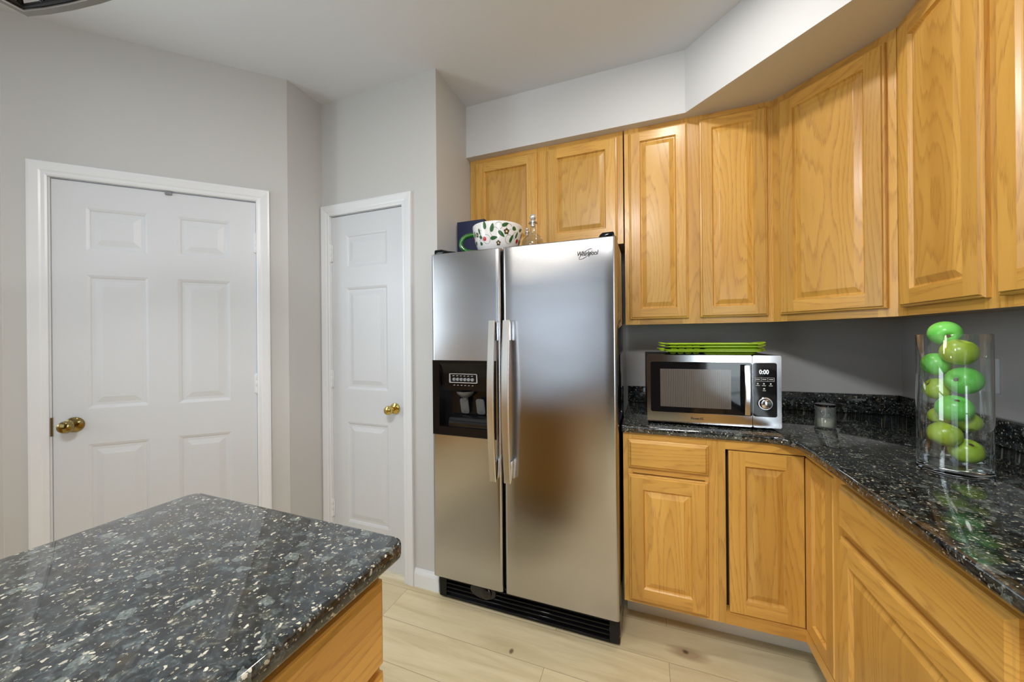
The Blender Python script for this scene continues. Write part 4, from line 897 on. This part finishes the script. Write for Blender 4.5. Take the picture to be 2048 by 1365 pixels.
m = MB(JF); m.tube([(0, 0, 0.034), (0.001, 0.001, 0.046)], 0.0009, 6); m.build('wick', BLACKM, j)

# ------------------------------------------------------------------ vase and apples
vc = Vector((-0.3397, -0.8850, ZC)); VF = Fr(vc, (1, 0, 0), (0, 1, 0), (0, 0, 1))
va = thing('glass_vase', 'tall clear glass cylinder vase holding green apples on the counter', 'vase', tuple(vc))
VH = 0.376
m = MB(VF); m.lathe((0, 0, 0), [(0.0698, 0.017), (0.0700, 0.03), (0.0700, VH-0.002), (0.0690, VH), (0.0675, VH), (0.0665, VH-0.002), (0.0665, 0.0171)], 64, 2); m.build('wall', GLASS, va, smooth=50)
m = MB(VF); m.lathe((0, 0, 0), [(0, 0.0005), (0.066, 0.0005), (0.0695, 0.003), (0.0699, 0.0168), (0.0660, 0.0168), (0.058, 0.0195), (0, 0.0185)], 64, 2); m.build('base', GLASSS, va, smooth=50)
nn = Vector((vc.x+1.132, vc.y+2.244, 0)).normalized(); lat = Vector((nn.y, -nn.x, 0))
APP = [(-0.014, 1.293, -0.016, 0.0335, 1, 'bright green apple on the very top, standing above the vase rim', (1.9, 0.3)),
       (0.011, 1.242, 0.018, 0.036, 2, 'yellow-green apple just under the topmost one inside the vase', (0.4, 1.0)),
       (-0.030, 1.206, -0.012, 0.0315, 1, 'bright green apple third from the top, pressed to the vase wall', (1.2, 2.0)),
       (0.018, 1.165, 0.018, 0.036, 1, 'bright green apple with its brown stem pit facing out mid-vase', (1.45, -0.55)),
       (-0.028, 1.136, -0.012, 0.0305, 2, 'yellow-green apple with a thin dark stem behind the mid-vase apples', (1.0, -1.2)),
       (0.002, 1.089, 0.020, 0.036, 1, 'bright green apple in the lower half of the vase, above yellowish ones', (0.5, 0.4)),
       (-0.024, 1.057, -0.022, 0.025, 2, 'small pale apple mostly hidden behind the lower bright green one', (0.5, 2.4)),
       (0.024, 1.049, -0.020, 0.028, 2, 'yellow-green apple half hidden behind the lower bright green one', (0.5, 3.4)),
       (-0.016, 1.013, 0.016, 0.034, 2, 'yellow-green apple second from the bottom, pit facing down', (2.6, -0.9)),
       (0.022, 0.9705, -0.012, 0.0335, 2, 'yellow-green apple lying at the bottom of the vase', (0.6, 0.7))]
for lt, z, dp_, r, kind, lab, (tilt, azi) in APP:
    c_ = Vector((vc.x, vc.y, 0))+lat*lt-nn*dp_; c_.z = z
    a = thing('green_apple', lab, 'apple', tuple(c_), 'green apples in the vase')
    F = Fr((0, 0, 0), (1, 0, 0), (0, 1, 0), (0, 0, 1))
    pf = []
    for k in range(25):
        t = PI*k/24; rr = r*math.sin(t)*(1+0.05*math.cos(t)); zz_ = -r*0.97*math.cos(t)
        dt = math.exp(-(math.sin(t)/0.30)**2); zz_ *= 1-(0.34*dt if t > PI/2 else 0.16*dt)
        pf.append((max(rr, 0), zz_))
    pf[0] = (0, pf[0][1]); pf[-1] = (0, pf[-1][1])
    m = MB(F); m.lathe((0, 0, 0), pf, 40, 2); ROOTLOC[a.name] = Vector((0, 0, 0))
    m.build('apple_flesh', APPLE1 if kind == 1 else APPLE2, a, smooth=80)
    zt = pf[-1][1]
    m = MB(F)
    m.lathe((0, 0, zt+0.0008), [(0, -0.0004), (0.003, 0.0), (0.0055, 0.0016), (0.004, 0.0022), (0, 0.0010)], 14, 2)
    if 'dark stem' in lab: m.tube([(0, 0, zt), (0.001, 0, zt+0.012), (0.003, 0.001, zt+0.022)], 0.0010, 6)
    m.build('stem' if 'dark stem' in lab else 'stem_pit', PIT, a, smooth=40)
    a.rotation_euler = (tilt, 0, azi+math.atan2(nn.y, nn.x)-PI/2)

# ------------------------------------------------------------------ outlet plate on the right wall
OF = Fr((0, -0.471, 1.145), (0, -1, 0), (0, 0, 1), (-1, 0, 0))
ou = thing('wall_switch', 'white wall plate on the right wall behind the vase', 'switch', (0, -0.471, 1.145))
m = MB(OF); m.box((-0.037, -0.060, 0), (0.037, 0.060, 0.006)); m.build('plate', WHITE, ou, bevel=0.002)
m = MB(OF); m.box((-0.016, -0.033, 0.006), (0.016, 0.033, 0.0085)); m.build('rocker', WHITE, ou, bevel=0.001)

# ------------------------------------------------------------------ ceiling lights and the hanging lantern
for k, (x, y, p) in enumerate(CANS):
    r = thing('recessed_light', 'round white recessed ceiling downlight above the kitchen, outside the frame', 'light', (x, y, CEIL), 'recessed ceiling downlights')
    F = Fr((x, y, CEIL), (1, 0, 0), (0, 1, 0), (0, 0, 1))
    m = MB(F); m.lathe((0, 0, 0), [(0.066, -0.001), (0.070, -0.006), (0.088, -0.004), (0.092, 0.0)], 36, 2); m.build('trim_ring', WHITE, r, smooth=40)
    m = MB(F); m.lathe((0, 0, 0), [(0, -0.0045), (0.067, -0.0045)], 36, 2); m.build('lens', GLOW, r)
r = thing('added_ceiling_light', 'round white ceiling light added behind the camera as fill, outside the frame', 'light', (*FILL_XY, CEIL))
F = Fr((*FILL_XY, CEIL), (1, 0, 0), (0, 1, 0), (0, 0, 1))
m = MB(F); m.lathe((0, 0, 0), [(0, 0), (0.310, 0), (0.315, -0.02), (0.310, -0.07), (0.296, -0.075), (0.296, -0.06), (0, -0.06)], 48, 2); m.build('light_pan', WHITE, r, smooth=40)
m = MB(F); m.lathe((0, 0, 0), [(0, -0.078), (0.295, -0.078)], 48, 2); m.build('diffuser', GLOW, r)
ZL = 2.02; kz = (ZL-1.2887)/(2.4-1.2887)
def LP(x, y): return (-1.132+(x+1.132)*kz, -2.244+(y+2.244)*kz)
edge_ = [LP(*p) for p in ((-3.095, -1.672), (-3.013, -1.649), (-2.91, -1.627), (-2.803, -1.609), (-2.746, -1.602))]
xc_ = -1.93; arcp = edge_+[(-2.05, edge_[-1][1]+0.006), (xc_, edge_[-1][1]+0.008)]
arcp += [(2*xc_-x, y) for x, y in reversed(arcp[:-1])]
bk_y = edge_[0][1]-0.42
outline = arcp+[(2*xc_-edge_[0][0], bk_y), (edge_[0][0], bk_y)]
la = thing('hanging_lantern', 'dark leaded lantern hanging over the island, cut by the upper left frame corner', 'lamp', (xc_, edge_[0][1]-0.2, ZL))
def shrink(P, d): 
    cx, cy = xc_, edge_[0][1]-0.2
    return [(cx+(x-cx)*(1-d/0.45), cy+(y-cy)*(1-d/0.22)) for x, y in P]
O0, O1 = outline, shrink(outline, 0.010)
m = MB()
A, B = [(x, y, ZL) for x, y in O0], [(x, y, ZL+0.008) for x, y in O0]; Ai, Bi = [(x, y, ZL) for x, y in O1], [(x, y, ZL+0.008) for x, y in O1]
m.ring(A, B); m.ring(B, Bi); m.ring(Bi, Ai); m.ring(Ai, A); m.build('rim_band', BAND, la)
m = MB(); O1 = shrink(outline, 0.013); m.tube([(x, y, ZL+0.009) for x, y in O1], 0.0050, 8, True)
cx, cy = xc_, edge_[0][1]-0.2; top = ZL+0.22
O2 = shrink(outline, 0.075)
m.tube([(x, y, ZL+0.055) for x, y in O2], 0.004, 6, True)
for i, (x, y) in enumerate(O1):
    m.tube([(*O1[i], ZL+0.009), (O2[i][0], O2[i][1], ZL+0.055), (cx+(x-cx)*0.15, cy+(y-cy)*0.15, top)], 0.0042, 6)
    j_ = (i+1) % len(O1); m.tube([(*O1[i], ZL+0.009), (O2[j_][0], O2[j_][1], ZL+0.055)], 0.0036, 6)
m.build('lattice', BRONZE, la)
m = MB(); m.tube([(cx, cy, top-0.02), (cx, cy, CEIL-0.03)], 0.007, 8); m.lathe((cx, cy, CEIL), [(0, -0.035), (0.05, -0.030), (0.062, 0.0)], 28, 2); m.lathe((cx, cy, top), [(0, 0.012), (0.075, 0.0), (0.07, -0.012), (0, -0.02)], 24, 2); m.build('hanging_rod', BRONZE, la, smooth=40)
for dx in (-0.15, 0.15):
    pl = bpy.data.lights.new('lantern_bulb_light', 'POINT'); pl.energy = LANTERN_W; pl.color = (1.0, 0.93, 0.83); pl.shadow_soft_size = 0.10
    po = bpy.data.objects.new('lantern_bulb_light', pl); COL.objects.link(po); po.location = (cx+dx, cy, ZL+0.06)
    m = MB(); m.lathe((cx+dx, cy, ZL+0.12), [(0, -0.04)]+[(0.026*math.sin(t), -0.012-0.028*math.cos(t)) for t in [PI*0.08+PI*0.7*k/8 for k in range(9)]]+[(0.013, 0.03), (0.013, 0.055), (0, 0.055)], 20, 2); m.tube([(cx+dx, cy, ZL+0.172), (cx, cy, top-0.01)], 0.005, 6); m.build('bulb', plain('frosted_bulb', (0.8, 0.8, 0.78), 0.3), la, smooth=50)
